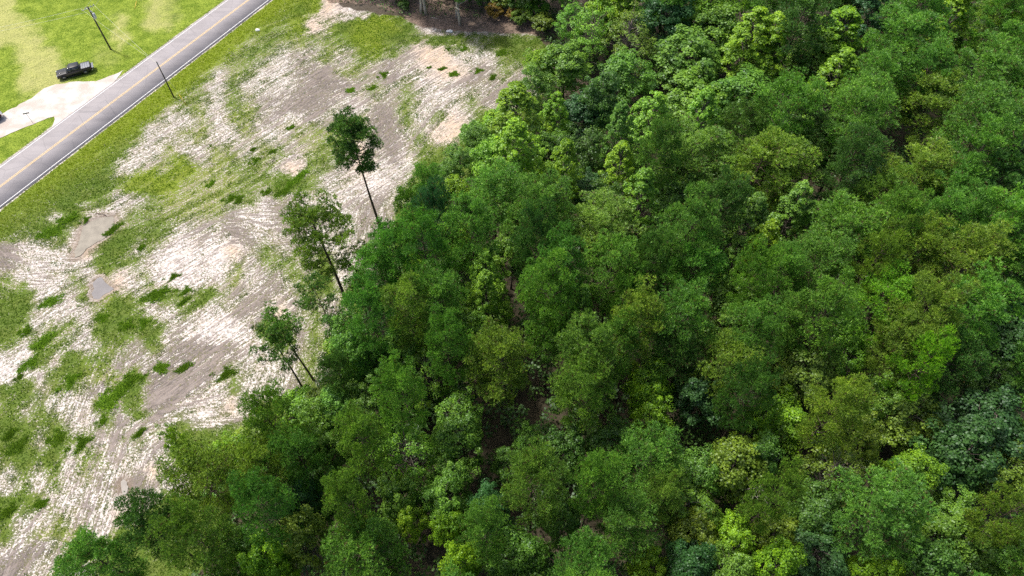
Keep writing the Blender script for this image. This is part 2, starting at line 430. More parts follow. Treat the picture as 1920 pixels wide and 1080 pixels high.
#        green  mud  tan  bright dry  litter
KINDS = {'G': (1.12, .10, .0, .24, .05, 0), 'Y': (1.2, .0, .0, .98, .05, 0), 'g': (.78, .34, .05, .36, .20, 0),
         'd': (.68, .42, .15, .75, .55, 0), 'W': (.14, .04, .05, .35, .0, 0), 'w': (.40, .32, .06, .40, .10, 0),
         'M': (.28, .95, .05, .35, .15, 0), 'm': (.40, .70, .08, .35, .15, 0), 'T': (.08, .18, .90, .4, .20, 0),
         'L': (.05, .5, .1, .2, .1, 1.0), 'R': (.8, .1, .1, .5, .2, 0)}
for _r in range(18, 26):                            # sand and litter under the open pines at the forest edge
    COVER[_r] = COVER[_r][:18] + 'mgmg' + COVER[_r][22:]
for _r in range(12, 18):
    COVER[_r] = COVER[_r][:21] + 'wmmm' + COVER[_r][25:]
TAB = np.array([[KINDS[c] for c in row] for row in COVER])
def cover_at(X, Y):
    """ground cover densities at plan positions, from the 30 px survey grid, edges broken up by noise"""
    px, py = pixel(X, Y)
    w = 30 * (fbm(X, Y, 3.6, 5) - 0.5); w2 = 30 * (fbm(X, Y, 3.6, 9) - 0.5)
    w += 16 * (fbm(X, Y, 1.3, 6, 2) - .5); w2 += 16 * (fbm(X, Y, 1.3, 8, 2) - .5)
    u = np.clip((px + w) / 30 - 0.5, 0, 32.999); v = np.clip((py + w2) / 30 - 0.5, 0, 34.999)
    i, j = u.astype(int), v.astype(int); f, g = (u - i)[..., None], (v - j)[..., None]
    return (TAB[j, i] * (1 - f) + TAB[j, i + 1] * f) * (1 - g) + (TAB[j + 1, i] * (1 - f) + TAB[j + 1, i + 1] * f) * g

# ------------------------------------------------------------------ ground sheet
GX0, GX1, GY0, GY1, STEP = -118.0, 24.0, 10.0, 142.0, 0.25
fx = np.arange(GX0, GX1 + 1e-6, STEP); fy = np.arange(GY0, GY1 + 1e-6, STEP)
far = np.array([3, 8, 16, 30, 60, 120, 300, 800, 2500.0])
near = np.cumsum(np.full(24, 4.0))
gx = np.concatenate([(GX0 - far)[::-1], fx, GX1 + near, GX1 + 96 + far])
gy = np.concatenate([(GY0 - far)[::-1], fy, GY1 + far])
X, Y = np.meshgrid(fx, fy, indexing='ij')
# direction of the machine tracks: control points in the photo, (x, y, dx, dy)
FLOW = [(600, 130, 1, -.6), (500, 240, 1, -.62), (420, 300, 1, -.6), (760, 250, .8, -1), (720, 420, .5, -1), (850, 150, 1, -.7), (950, 200, 1, -.8),
        (350, 690, 1, -1.0), (450, 620, 1, -.6), (430, 500, .8, -1), (480, 450, 1, .35), (560, 560, .7, -1), (120, 600, 1, -.7), (40, 480, 1, .35), (90, 450, 1, .3),
        (60, 680, 1, -.5), (150, 720, .4, -1), (200, 880, .12, -1), (230, 960, .25, -1), (100, 900, .8, -1), (60, 1020, .8, -1), (320, 770, 1, -.15),
        (400, 780, 1, -.1), (300, 900, 1, -1), (40, 820, .9, -1), (270, 330, 1, -.75), (250, 420, 1, -.5), (330, 480, 1, -.4), (660, 340, 1, -.5), (500, 720, .3, -1)]
sx = np.zeros_like(X); cx_ = np.zeros_like(X)
for (a, b, dx, dy) in FLOW:
    P, Q = at(a, b), at(a + 3 * dx, b + 3 * dy)
    th = math.atan2(Q[1] - P[1], Q[0] - P[0])
    w = 1.0 / ((X - P[0])**2 + (Y - P[1])**2 + 20)**1.6
    sx += w * math.sin(2 * th); cx_ += w * math.cos(2 * th)
TH = 0.5 * np.arctan2(sx, cx_) + 0.5 * (fbm(X, Y, 9, 31, 2) - 0.5)
rng = np.random.default_rng(3)
WF = [np.maximum(0, np.cos(2 * (TH - math.radians(45 * k)))) ** 1.5 for k in range(4)]; _ws = sum(WF) + 1e-6; WF = [w / _ws for w in WF]
def lic(src, steps, h):
    acc = src.copy(); n = 1
    for sgn in (1, -1):
        ux, uy = X.copy(), Y.copy(); pdx, pdy = np.cos(TH) * sgn, np.sin(TH) * sgn
        for k in range(steps):
            ux += pdx * h; uy += pdy * h
            i = np.clip(((ux - GX0) / STEP).round().astype(int), 0, len(fx) - 1); j = np.clip(((uy - GY0) / STEP).round().astype(int), 0, len(fy) - 1)
            acc += src[i, j]; n += 1
            c, s = np.cos(TH[i, j]), np.sin(TH[i, j]); f = np.where(c * pdx + s * pdy < 0, -1, 1); pdx, pdy = c * f, s * f
    return acc / n
def norm01(a): a = (a - a.mean()) / a.std(); return np.clip(0.5 + a * 0.22, 0, 1)
S1 = norm01(lic(rng.random(X.shape), 14, STEP)); S2 = norm01(lic(vnoise(X, Y, 0.8, 77), 22, 0.4)); 
STREAK = np.clip(0.5 + 1.25 * ((0.62 * S1 + 0.38 * S2) - 0.5), 0, 1)
# twin ruts left by single passes: photo polylines, (darkness, points)
RUTS = [(.45, [(470, 345), (560, 275), (650, 205), (700, 170)]), (.5, [(500, 300), (590, 225), (690, 160)]), (-.5, [(480, 330), (520, 285), (600, 235), (640, 215)]),
        (-.45, [(430, 570), (470, 490), (520, 430)]), (-.5, [(735, 400), (760, 320), (800, 250), (835, 205)]), (.4, [(740, 330), (790, 255), (830, 205)]),
        (.4, [(180, 940), (200, 860), (205, 780), (212, 700)]), (-.5, [(60, 790), (72, 720), (82, 670)]), (.35, [(250, 820), (330, 740), (400, 660)]), (.35, [(215, 850), (300, 760), (390, 690)]),
        (.45, [(20, 1080), (70, 990), (130, 900), (180, 830)]), (-.4, [(50, 1080), (110, 980), (150, 900)]), (-.5, [(215, 790), (300, 792), (380, 778), (450, 745)]), (-.4, [(290, 640), (330, 590), (380, 550)]),
        (-.35, [(600, 360), (660, 330), (720, 300)]), (.35, [(330, 330), (420, 275), (520, 225)]), (-.4, [(330, 345), (430, 285), (540, 220)]), (-.45, [(160, 470), (240, 395), (265, 360)])]
RUT = np.zeros_like(X); RUTH = np.zeros_like(X)
for amt, pts in RUTS:
    g_ = [at(a, b)[:2] for a, b in pts]
    d = dist_line(X + 0.8 * (fbm(X, Y, 4, 51, 2) - .5), Y + 0.8 * (fbm(X, Y, 4, 52, 2) - .5), g_)
    band = np.exp(-((d - 0.95) / 0.32)**2) * sstep(0.25, 0.6, fbm(X, Y, 3, 53, 2) + 0.1)
    RUT += amt * band; RUTH -= 0.06 * band
STREAK = np.clip(STREAK + 0.8 * RUT, 0, 1)

T = cover_at(X, Y)
forest = in_poly(X + 3 * (fbm(X, Y, 5, 61) - .5), Y + 3 * (fbm(X, Y, 5, 62) - .5), FOREST).astype(float)
back = in_poly(X + 3 * (fbm(X, Y, 4, 63) - .5), Y + 3 * (fbm(X, Y, 4, 64) - .5), BACKWOOD).astype(float)
ro = road_off(X, Y)
lawn = sstep(0.4, 1.2, ro - HALF)                  # far side of the road: mown
verge = sstep(9.0, 2.0, -ro - HALF - 3.5 * (fbm(X, Y, 7, 65) - .5)) * (ro < 0)
# bare gravelly rim along the asphalt
rim = np.exp(-((np.abs(ro) - HALF - 0.55) / 0.28)**2)
green, mud, tan, bright, dry, litter = [T[..., k].copy() for k in range(6)]
green = np.maximum(green * (1 - 0.15 * verge), verge * 1.2 * (0.75 + 0.5 * fbm(X, Y, 2.5, 66)))
bright = bright * (1 - verge) + verge * (0.25 + 0.75 * sstep(60, 105, Y + 0.2 * X + 25))
green = green * (1 - lawn) + lawn * np.clip(green + 0.25, 0, 1.2); dry = dry * (1 + 0.3 * lawn)
mud *= 1 - lawn; tan = tan * (1 - 0.8 * lawn)
bright = np.where(lawn > .5, np.clip(bright + 0.25, 0, 1), bright)
green *= 1 - 0.7 * rim; dry = np.clip(dry + 0.15 * rim, 0, 1)
litter = np.clip(np.maximum(forest, back) * 0.95, 0, 1)
tan = np.where(back > .5, 1.0, np.where(forest > .5, 0.0, tan))
wet = np.zeros_like(X); basin = np.zeros_like(X)
for poly, ring in ((PUDDLE_A, .9), (PUDDLE_B, .7), (PUDDLE_C, .5)):
    d = dist_line(X, Y, poly + poly[:1]); ins = in_poly(X, Y, poly); sd = np.where(ins, -d, d)
    wet = np.maximum(wet, np.exp(-(np.maximum(sd - 0.1, 0) / ring)**2) * 0.75)
    basin = np.maximum(basin, sstep(0.55, -0.3, sd)); green *= np.where(sd < 0.5, 0.25, 1)
flat = sstep(0.3, 3.0, np.abs(ro) - HALF)
indrive = in_poly(X, Y, DRIVE); ddrive = dist_line(X, Y, DRIVE + DRIVE[:1]); flat = flat * np.where(indrive, 0, sstep(0, 1.5, ddrive))
green = np.where(indrive, green * .3, green)
H_ = (0.35 * (fbm(X, Y, 14, 70, 3) - .5) + 0.16 * (fbm(X, Y, 1.8, 71, 3) - .5) + 0.10 * (STREAK - .5) * (1 - green) + RUTH) * flat
H_ += 0.22 * (fbm(X, Y, 2.2, 72, 3) - .5) * verge * flat
H_ = H_ * (1 - basin) - 0.16 * basin - 0.03 * (1 - flat)
# assemble one sheet: fine values inside, repeated outwards
ix = np.clip(np.searchsorted(fx, gx - 1e-6), 0, len(fx) - 1); iy = np.clip(np.searchsorted(fy, gy - 1e-6), 0, len(fy) - 1)
full = lambda a: a[np.ix_(ix, iy)].ravel()
GXX, GYY = np.meshgrid(gx, gy, indexing='ij')
lit_full = full(litter); east = (GXX > GX1 + 0.1).ravel(); lit_full = np.where(east, 0.95, lit_full)
outm = ((GXX < GX0) | (GXX > GX1) | (GYY < GY0) | (GYY > GY1)).ravel()
zz = np.where(outm, -0.05, full(H_))
V = np.stack([GXX.ravel(), GYY.ravel(), zz], -1)
n0, n1 = len(gx), len(gy)
ii, jj = np.meshgrid(np.arange(n0 - 1), np.arange(n1 - 1), indexing='ij'); q = (ii * n1 + jj).ravel()
one = np.ones(len(V))
ground = link('ground', mesh_np('ground', V, [np.stack([q, q + n1, q + n1 + 1, q + 1], -1)], M['ground'], True, {
    'cover': np.stack([full(green), full(mud), full(tan), one], -1),
    'detail': np.stack([full(STREAK), full(bright), lit_full, one], -1),
    'flow': np.stack([full(WF[0]), full(WF[1]), full(WF[2]), one], -1), 'flow3': full(WF[3]),
    'extra': np.stack([full(dry), full(lawn), full(wet), one], -1)}))
tag(ground, 'cleared sandy ground with grass patches, mud and machine tracks', 'ground', kind='structure')
def ground_z(x, y):
    i = int(np.clip(round((x - GX0) / STEP), 0, len(fx) - 1)); j = int(np.clip(round((y - GY0) / STEP), 0, len(fy) - 1))
    return float(H_[i, j]) if (GX0 <= x <= GX1 and GY0 <= y <= GY1) else -0.05

# ------------------------------------------------------------------ road, painted lines, gravel drive, puddles
def ribbon(name, o0, o1, z, mat, parent=None, s0=-160, s1=220, step=2.0, edge=0.0, seed=0):
    s = np.arange(s0, s1, step); r = np.random.default_rng(seed)
    a = o0 + edge * (fbm(s, s * 0, 3.0, seed + 5, 3) - .5) * 2; b = o1 + edge * (fbm(s, s * 0, 3.0, seed + 9, 3) - .5) * 2
    o = bpy.data.objects.new(name, None)
    xs = CENTRE[None] + s[:, None] * RD[None]
    pa, pb = xs + a[:, None] * RN[None], xs + b[:, None] * RN[None]
    m = len(s)
    Vt = np.concatenate([np.c_[pa, np.full(m, z)], np.c_[pb, np.full(m, z)], np.c_[pa, np.full(m, z - .09)], np.c_[pb, np.full(m, z - .09)]])
    k = np.arange(m - 1)
    F = np.concatenate([np.stack([k, k + 1, m + k + 1, m + k], -1), np.stack([2 * m + k, 2 * m + k + 1, k + 1, k], -1), np.stack([m + k, m + k + 1, 3 * m + k + 1, 3 * m + k], -1)])
    if o0 < o1: F = F[:, ::-1]
    bpy.data.objects.remove(o)
    return link(name, mesh_np(name, Vt, [F], mat), parent)
road = ribbon('road', -HALF - 0.42, HALF + 0.42, 0.045, M['asphalt'], step=0.5, edge=0.10, seed=4)
tag(road, 'grey two-lane asphalt road crossing the top left corner', 'road', kind='structure')
for sgn in (-1, 1):
    ribbon('edge_line', sgn * HALF - 0.07, sgn * HALF + 0.07, 0.049, M['white_paint'], road, step=1.0)['label'] = 'white edge line on the %s side' % ('near' if sgn < 0 else 'far')
for sgn in (-1, 1):
    ribbon('centre_line', sgn * 0.13 - 0.07, sgn * 0.13 + 0.07, 0.049, M['yellow_paint'], road, step=1.0)
def jitter_poly(poly, z, seg, amp, seed, name, mat, parent=None):
    pts = []; n = len(poly); r = np.random.default_rng(seed)
    for k in range(n):
        a, b = np.array(poly[k]), np.array(poly[(k + 1) % n]); m = max(1, int(np.linalg.norm(b - a) / seg))
        for t in range(m):
            p = a + (b - a) * t / m; pts.append(p + r.normal(0, amp, 2))
    bm = bmesh.new(); vs = [bm.verts.new((p[0], p[1], z)) for p in pts]
    f = bm.faces.new(vs); f.normal_update()
    if f.normal.z < 0: f.normal_flip()
    bmesh.ops.triangulate(bm, faces=[f])
    me = bpy.data.meshes.new(name); bm.to_mesh(me); bm.free(); me.materials.append(mat)
    return link(name, me, parent)
drive = jitter_poly(DRIVE, 0.012, 0.7, 0.09, 2, 'gravel_driveway', M['gravel'])
tag(drive, 'pale gravel driveway fanning out onto the road', 'driveway', kind='structure')
for poly, mat, lab in ((PUDDLE_A, 'milky_water', 'milky tan puddle, the largest on the sandy clearing'), (PUDDLE_B, 'grey_water', 'grey sky-reflecting puddle ringed by weeds on the clearing'), (PUDDLE_C, 'dull_water', 'small pale puddle near the lower left trees')):
    p = jitter_poly(poly, -0.075, 0.35, 0.05, 3, 'puddle', M[mat]); tag(p, lab, 'puddle', kind='structure')

# ------------------------------------------------------------------ foliage builders
def rand_dirs(r, n, zmin=-1.0):
    z = r.uniform(zmin, 1, n); a = r.uniform(0, 2 * np.pi, n); s = np.sqrt(1 - z * z)
    return np.stack([s * np.cos(a), s * np.sin(a), z], -1)
def unit(a): return a / (np.linalg.norm(a, axis=-1, keepdims=True) + 1e-9)
def leaf_quads(C, N, L, W, r):
    n = len(C); N = unit(N)
    t = unit(np.cross(N, unit(r.normal(size=(n, 3))))); b = np.cross(N, t)
    L = L[:, None]; W = W[:, None]
    V = np.stack([C - t * L * .5, C + b * W * .5 - N * L * .08, C + t * L * .5 - N * L * .12, C - b * W * .5 - N * L * .08], 1).reshape(-1, 3)
    return V, np.arange(n * 4).reshape(n, 4)
def needle_tris(C, D, m, L, w, spread, r):
    n = len(C); C = np.repeat(C, m, 0); D = np.repeat(D, m, 0)
    d = unit(D + spread * r.normal(size=(n * m, 3))); s = unit(np.cross(d, r.normal(size=(n * m, 3))))
    l = L * r.uniform(.7, 1.2, (n * m, 1)); ww = w * r.uniform(.7, 1.3, (n * m, 1))
    V = np.stack([C - s * ww * .5, C + s * ww * .5, C + d * l], 1).reshape(-1, 3)
    return V, np.arange(n * m * 3).reshape(-1, 3)

def pine(seed, H=20.0, R=4.0, z0=9.5, n_br=44, tuf=24, lump=0.70, sparse=0.0, bend=0.25, trunk_r=0.22):
    """loblolly-like pine: bare bole, upswept limbs, needle tufts gathered in cushions; returns (trunk mesh, crown mesh)"""
    r = np.random.default_rng(seed); g = Geo()
    hz = np.linspace(-0.3, H * 0.97, 9)
    bx = bend * np.sin(hz / H * 2.6 + r.uniform(0, 6)) ; by = bend * np.sin(hz / H * 2.2 + r.uniform(0, 6)); bx -= bx[0]; by -= by[0]
    g.tube(np.c_[bx, by, hz], trunk_r * (1 - 0.82 * (hz + .3) / H) * np.where(hz < 0.2, 1.35, 1), 8)
    LC, LR = [], []
    side = r.normal(size=2) * 0.12
    for k in range(n_br):
        t = (k + r.uniform(0, 1)) / n_br
        if r.random() < sparse: continue
        z = z0 + (H - z0) * t ** 0.85
        prof = math.sqrt(max(0.02, 1 - ((t - .30) / .72)**2)) if t > .30 else .62 + .38 * t / .30
        L = R * prof * r.uniform(.72, 1.12)
        az = k * 2.399 + r.uniform(-.5, .5); el = math.radians(4 + 50 * t + r.uniform(-10, 14))
        d = np.array([math.cos(az) + side[0], math.sin(az) + side[1], 0])
        tx, ty = np.interp(z, hz, bx), np.interp(z, hz, by)
        f = np.linspace(0, 1, 5)[:, None]
        rise = math.tan(el) * L * .6
        pts = np.array([[tx, ty, z]]) + d * L * f + np.array([[0, 0, 1.0]]) * rise * f**1.5
        g.tube(pts, np.linspace(.06, .018, 5) * (1.2 - .6 * t), 4, cap=False)
        perp = np.array([-d[1], d[0], 0])
        for fr, nn in ((.58, 1), (.84, 2), (1.02, 1)) if k % 2 else ((.50, 1), (.78, 1), (.98, 2)):
            base = np.array([np.interp(fr, f[:, 0], pts[:, q]) for q in range(3)]) if fr <= 1 else pts[-1]
            for m in range(nn):
                o = perp * r.uniform(-1, 1) * L * .30 * (1.1 if nn > 1 else .4) + np.array([0, 0, r.uniform(-.15, .45)])
                LC.append(base + o); LR.append(lump * r.uniform(.7, 1.25))
                if nn > 1: g.tube([pts[3], base + o], [.018, .008], 3, cap=False)
    for m in range(5):
        LC.append(np.array([bx[-1], by[-1], H - r.uniform(0, 1.2)]) + np.r_[r.normal(size=2) * .35, 0]); LR.append(lump * .9)
    LC, LR = np.array(LC), np.array(LR)
    n = len(LC); u = rand_dirs(r, n * tuf, -.35); c = np.repeat(LC, tuf, 0); rr = np.repeat(LR, tuf)[:, None]
    P = c + u * np.array([1, 1, .72]) * rr * r.uniform(.45, 1.0, (n * tuf, 1))
    Vn, Fn = needle_tris(P, unit(u + np.array([0, 0, .55])), 7, .30, .075, .55, r)
    tl = np.repeat(r.normal(0, .13, n), tuf) + r.normal(.5, .17, n * tuf); tl[r.random(n * tuf) < .03] = 0
    tint = np.repeat(np.clip(tl, 0, 1), 7 * 3)
    tr = mesh_np('pine_trunk', np.concatenate(g.V), [np.concatenate(g.F3)] * bool(g.F3) + [np.concatenate(g.F4)], M['bark'], True)
    cr = mesh_np('pine_crown', Vn, [Fn], M['needle'], False, {'tint': tint})
    return tr, cr

def broad(seed, H=15.0, R=4.0, z0=4.5, shape='round', n_l=120, per=95, lump=.80, leaf=.27, bark_m='grey_bark', bare=0.0):
    """broadleaf tree: forked trunk, limbs, leaf clumps on an uneven crown; returns (trunk mesh, crown mesh)"""
    r = np.random.default_rng(seed); g = Geo()
    hz = np.linspace(-.3, H * .8, 7); bx = .3 * np.sin(hz / H * 3 + r.uniform(0, 6)); by = .3 * np.sin(hz / H * 2.6 + r.uniform(0, 6)); bx -= bx[0]; by -= by[0]
    g.tube(np.c_[bx, by, hz], .20 * (1 - .8 * (hz + .3) / H) * np.where(hz < .2, 1.4, 1), 8)
    ph = r.uniform(0, 6.28, 6); LC, LR, LU = [], [], []
    zc = z0 + (H - z0) * .48
    for k in range(n_l):
        if shape == 'cone':
            t = r.random() ** .75; z = z0 + (H - z0 - .5) * t; a = k * 2.399 + r.uniform(-.6, .6)
            rad = 1.3 * R * (1 - t) ** .58 * (.9 + .18 * math.sin(3 * a + ph[0] + 2 * t) + .12 * math.sin(5 * a + ph[1])) * r.uniform(.62, 1.05) + .12
            p = np.array([rad * math.cos(a), rad * math.sin(a), z]); u = np.array([math.cos(a), math.sin(a), .75])
            lr = lump * r.uniform(.6, 1.1) * (1.0 - .35 * t)
        else:
            u = rand_dirs(r, 1, -.45)[0]; a = math.atan2(u[1], u[0])
            mod = 1 + .16 * math.sin(2 * a + ph[0] + 2.2 * u[2]) + .13 * math.sin(3 * a + ph[1] - 3 * u[2]) + .10 * math.sin(5 * a + ph[2] + 4 * u[2])
            rad = mod * r.uniform(.62, 1.0)
            p = np.array([u[0] * R * rad, u[1] * R * rad, zc + u[2] * (H - z0) * .52 * rad]); lr = lump * r.uniform(.65, 1.25)
        p[0] += np.interp(p[2], hz, bx); p[1] += np.interp(p[2], hz, by)
        LC.append(p); LR.append(lr); LU.append(u)
        if k % 3 == 0 or bare:
            zb = max(z0 * .7, p[2] - np.hypot(p[0], p[1]) * .9); zb = min(zb, hz[-1]); b = np.array([np.interp(zb, hz, bx), np.interp(zb, hz, by), zb])
            mid = (b + p) / 2 + np.array([0, 0, .3]) + r.normal(size=3) * .2
            g.tube([b, mid, p + np.array(u) * lr * (.9 if bare else .2)], [.065, .04, .012], 4, cap=False)
    LC, LR, LU = np.array(LC), np.array(LR), unit(np.array(LU))
    n = len(LC); u = rand_dirs(r, n * per, -.5); c = np.repeat(LC, per, 0); rr = np.repeat(LR, per)[:, None]
    P = c + u * np.array([1, 1, .75]) * rr * r.uniform(.35, 1.08, (n * per, 1)) ** .7
    N = u * .55 + np.repeat(LU, per, 0) * .35 + np.array([0, 0, .55]) + r.normal(size=(n * per, 3)) * .38
    if bare: keep = r.random(n * per) > bare; P, N = P[keep], N[keep]
    L = leaf * r.uniform(.7, 1.3, len(P))
    Vn, Fn = leaf_quads(P, N, L, L * .78, r)
    tl = (np.repeat(r.normal(0, .11, n), per) + r.normal(.5, .17, n * per))
    if bare: tl = tl[keep]
    tint = np.repeat(np.clip(tl, 0, 1), 4)
    tr = mesh_np('broadleaf_trunk', np.concatenate(g.V), [np.concatenate(g.F3), np.concatenate(g.F4)], M[bark_m], True)
    cr = mesh_np('broadleaf_crown', Vn, [Fn], M['leaf'], False, {'tint': tint})
    return tr, cr

VAR = {'P': [pine(100 + k, 19 + (k % 3), 3.7 + .25 * (k % 4), 8.5 + (k % 3), 34 + 3 * (k % 4), 40, .80 + .06 * (k % 3)) + (19 + (k % 3), 3.7 + .25 * (k % 4)) for k in range(8)],
       'B': [broad(200 + k, 14, 3.8, 3.2, 'round', 115 + 8 * (k % 3), 90, .74 + .08 * (k % 3), .25 + .03 * (k % 3)) + (14, 3.8) for k in range(8)],
       'C': [broad(300 + k, 17, 3.4, 4.0, 'cone', 210, 62, .66 + .06 * (k % 2), .24) + (17, 3.4) for k in range(4)],
       'A': [broad(400 + k, 15, 3.6, 4.0, 'round', 110, 75, .68, .22, bare=.30) + (15, 3.6) for k in range(2)],
       'S': [broad(500 + k, 5.0, 2.2, .4, 'round', 46, 80, .62, .27) + (5.0, 2.2) for k in range(3)]}
COL = {1: (.050, .155, .040), 6: (.084, .200, .030), 2: (.126, .300, .036), 3: (.165, .292, .032), 4: (.200, .410, .022), 5: (.175, .405, .038), 7: (.28, .21, .03)}
WORD = {1: 'blue-green', 6: 'dark green', 2: 'mid-green', 3: 'olive green', 4: 'bright yellow-green', 5: 'pale fresh green', 7: 'yellowing'}
KWORD = {'P': 'pine', 'B': 'broadleaf tree', 'C': 'pointed broadleaf tree', 'A': 'airy broadleaf tree', 'S': 'bush'}
TNAME = {'P': 'pine_tree', 'B': 'broadleaf_tree', 'C': 'broadleaf_tree', 'A': 'broadleaf_tree', 'S': 'bush'}
trng = random.Random(11)
TREES = []
def plant(kind, colour, base, Ht, R, label, group, var=None, lean=(0, 0), vary=True):
    vs = VAR[kind]; tr, cr, h0, r0 = vs[var % len(vs) if var is not None else trng.randrange(len(vs))]
    root = empty(TNAME[kind], (base[0], base[1], ground_z(base[0], base[1])), trng.uniform(0, 6.28))
    if lean != (0, 0):
        q = Vector((lean[0], lean[1], 1)).to_track_quat('Z', 'Y') @ Matrix.Rotation(trng.uniform(0, 6.28), 3, 'Z').to_quaternion()
        root.rotation_euler = q.to_euler()
    s = R / r0; root.scale = (s, s, Ht / h0)
    t = link('trunk', tr, root); c = link('crown', cr, root)
    b = np.array(COL[colour]) * (1.12 if kind == 'P' else 1) * (trng.uniform(.88, 1.14) if vary else 1)
    if kind != 'P': b = b * np.array([.97, .90, .78])
    b = b * np.array([trng.uniform(.90, 1.12), 1, trng.uniform(.85, 1.2)])
    c.color = (*b, 1)
    tag(root, label, 'bush' if kind == 'S' else 'tree', group)
    TREES.append((root, base)); return root
HT = {'P': (16.0, 22.5), 'B': (11.0, 16.0), 'C': (17.0, 20.5), 'A': (13, 15), 'S': (3.5, 5.5)}
ZC = {'P': .80, 'B': .68, 'C': .66, 'A': .68, 'S': .6}
LAND = [(662, 285, 'lone tall pine', None), (606, 455, 'forked edge pine', None), (520, 650, 'outermost leaning pine', None), (180, 440, 'milky puddle', None), (190, 540, 'grey puddle', None), (326, 182, 'bare pole', None), (720, 40, 'lime grass patch', None),
        (975, 220, 'lime edge tree', 'bright lime pointed tree at the sandy edge, topmost of the lime ones'), (1165, 325, 'lime spire', 'narrow lime spire standing in the upper middle forest'), (1225, 225, 'pale spire', 'pale green spire above the narrow lime spire'),
        (1112, 55, 'feathery tree', 'pale feathery tree at the back corner of the clearing'), (1400, 75, 'yellowish spire', 'yellow-green spire near the top edge, middle right'), (1575, 70, 'lime-topped tree', 'lime-topped pointed tree near the top edge, right half'),
        (1560, 150, 'lime-tipped tree', 'lime-tipped pointed tree below the lime-topped tree'), (1300, 300, 'broad olive pine', 'broad olive pine crown right of the narrow lime spire'), (1720, 345, 'big olive pine', 'big olive pine crown in the upper right forest'),
        (1840, 150, 'grey-green pine', 'broad grey-green pine close to the upper right corner'), (1130, 440, 'domed pine', 'large domed olive pine in the middle of the photo'), (1215, 720, 'bright round tree', 'bright yellow-green round tree just right of the photo centre'),
        (1650, 570, 'yellowish pine', 'yellowish pine crown in the right-hand forest'), (1585, 670, 'pale bright tree', 'pale bright leafy tree below the yellowish pine'), (1470, 790, 'lime ball', 'lime leafy crown in the lower right forest'),
        (1700, 780, 'olive dome', 'dense olive dome of a broadleaf crown, lower right'), (1840, 800, 'blue-green dome', 'broad blue-green dome near the right edge'), (1530, 1040, 'blue-green tree', 'blue-green crown at the bottom edge, right of centre'),
        (1640, 965, 'big lower pine', 'big pine crown with pale trunk showing, lower right'), (945, 680, 'trunk-showing pine', 'olive pine with its straight trunk showing below, mid photo'), (905, 520, 'lime rounded tree', 'lime crown left of the photo centre'),
        (805, 695, 'airy pale tree', 'airy pale green tree above the lower lime one'), (770, 850, 'lower pale tree', 'airy pale lime tree in the lower left forest'), (690, 1030, 'largest bottom pine', 'largest pine crown at the bottom edge, left half'),
        (1165, 980, 'bottom middle pine', 'fresh mid-green pine crown, bottom middle'), (380, 900, 'left corner pine', 'olive pine reaching out over the sand, lower left'), (1290, 1065, 'bottom teal tree', 'teal crown at the bottom edge, middle'),
        (1540, 590, 'round green pine', 'round mid-green pine left of the yellowish pine'), (1025, 400, 'broad green pine', 'broad mid-green pine left of the domed pine'), (1000, 910, 'low olive pine', 'olive pine crown below the trunk-showing pine')]
_rank = {}
def relate(x, y, what, noun='tree'):
    """label by place next to something one can find in the photo"""
    c = sorted((math.hypot(x - l[0], y - l[1]), l) for l in LAND if (l[0], l[1]) != (x, y))[0][1]
    a = math.degrees(math.atan2(c[1] - y, x - c[0])) % 360
    d = ('right of', 'above right of', 'above', 'above left of', 'left of', 'below left of', 'below', 'below right of')[int((a + 22.5) // 45) % 8]
    k = _rank[(c[2], d, noun)] = _rank.get((c[2], d, noun), 0) + 1
    return '%s, %s %s %s the %s' % (what, ('first', 'second', 'third', 'fourth', 'fifth', 'sixth', 'seventh', 'eighth')[k - 1], noun, d, c[2])
OWN = {(l[0], l[1]): l[3] for l in LAND if l[3]}
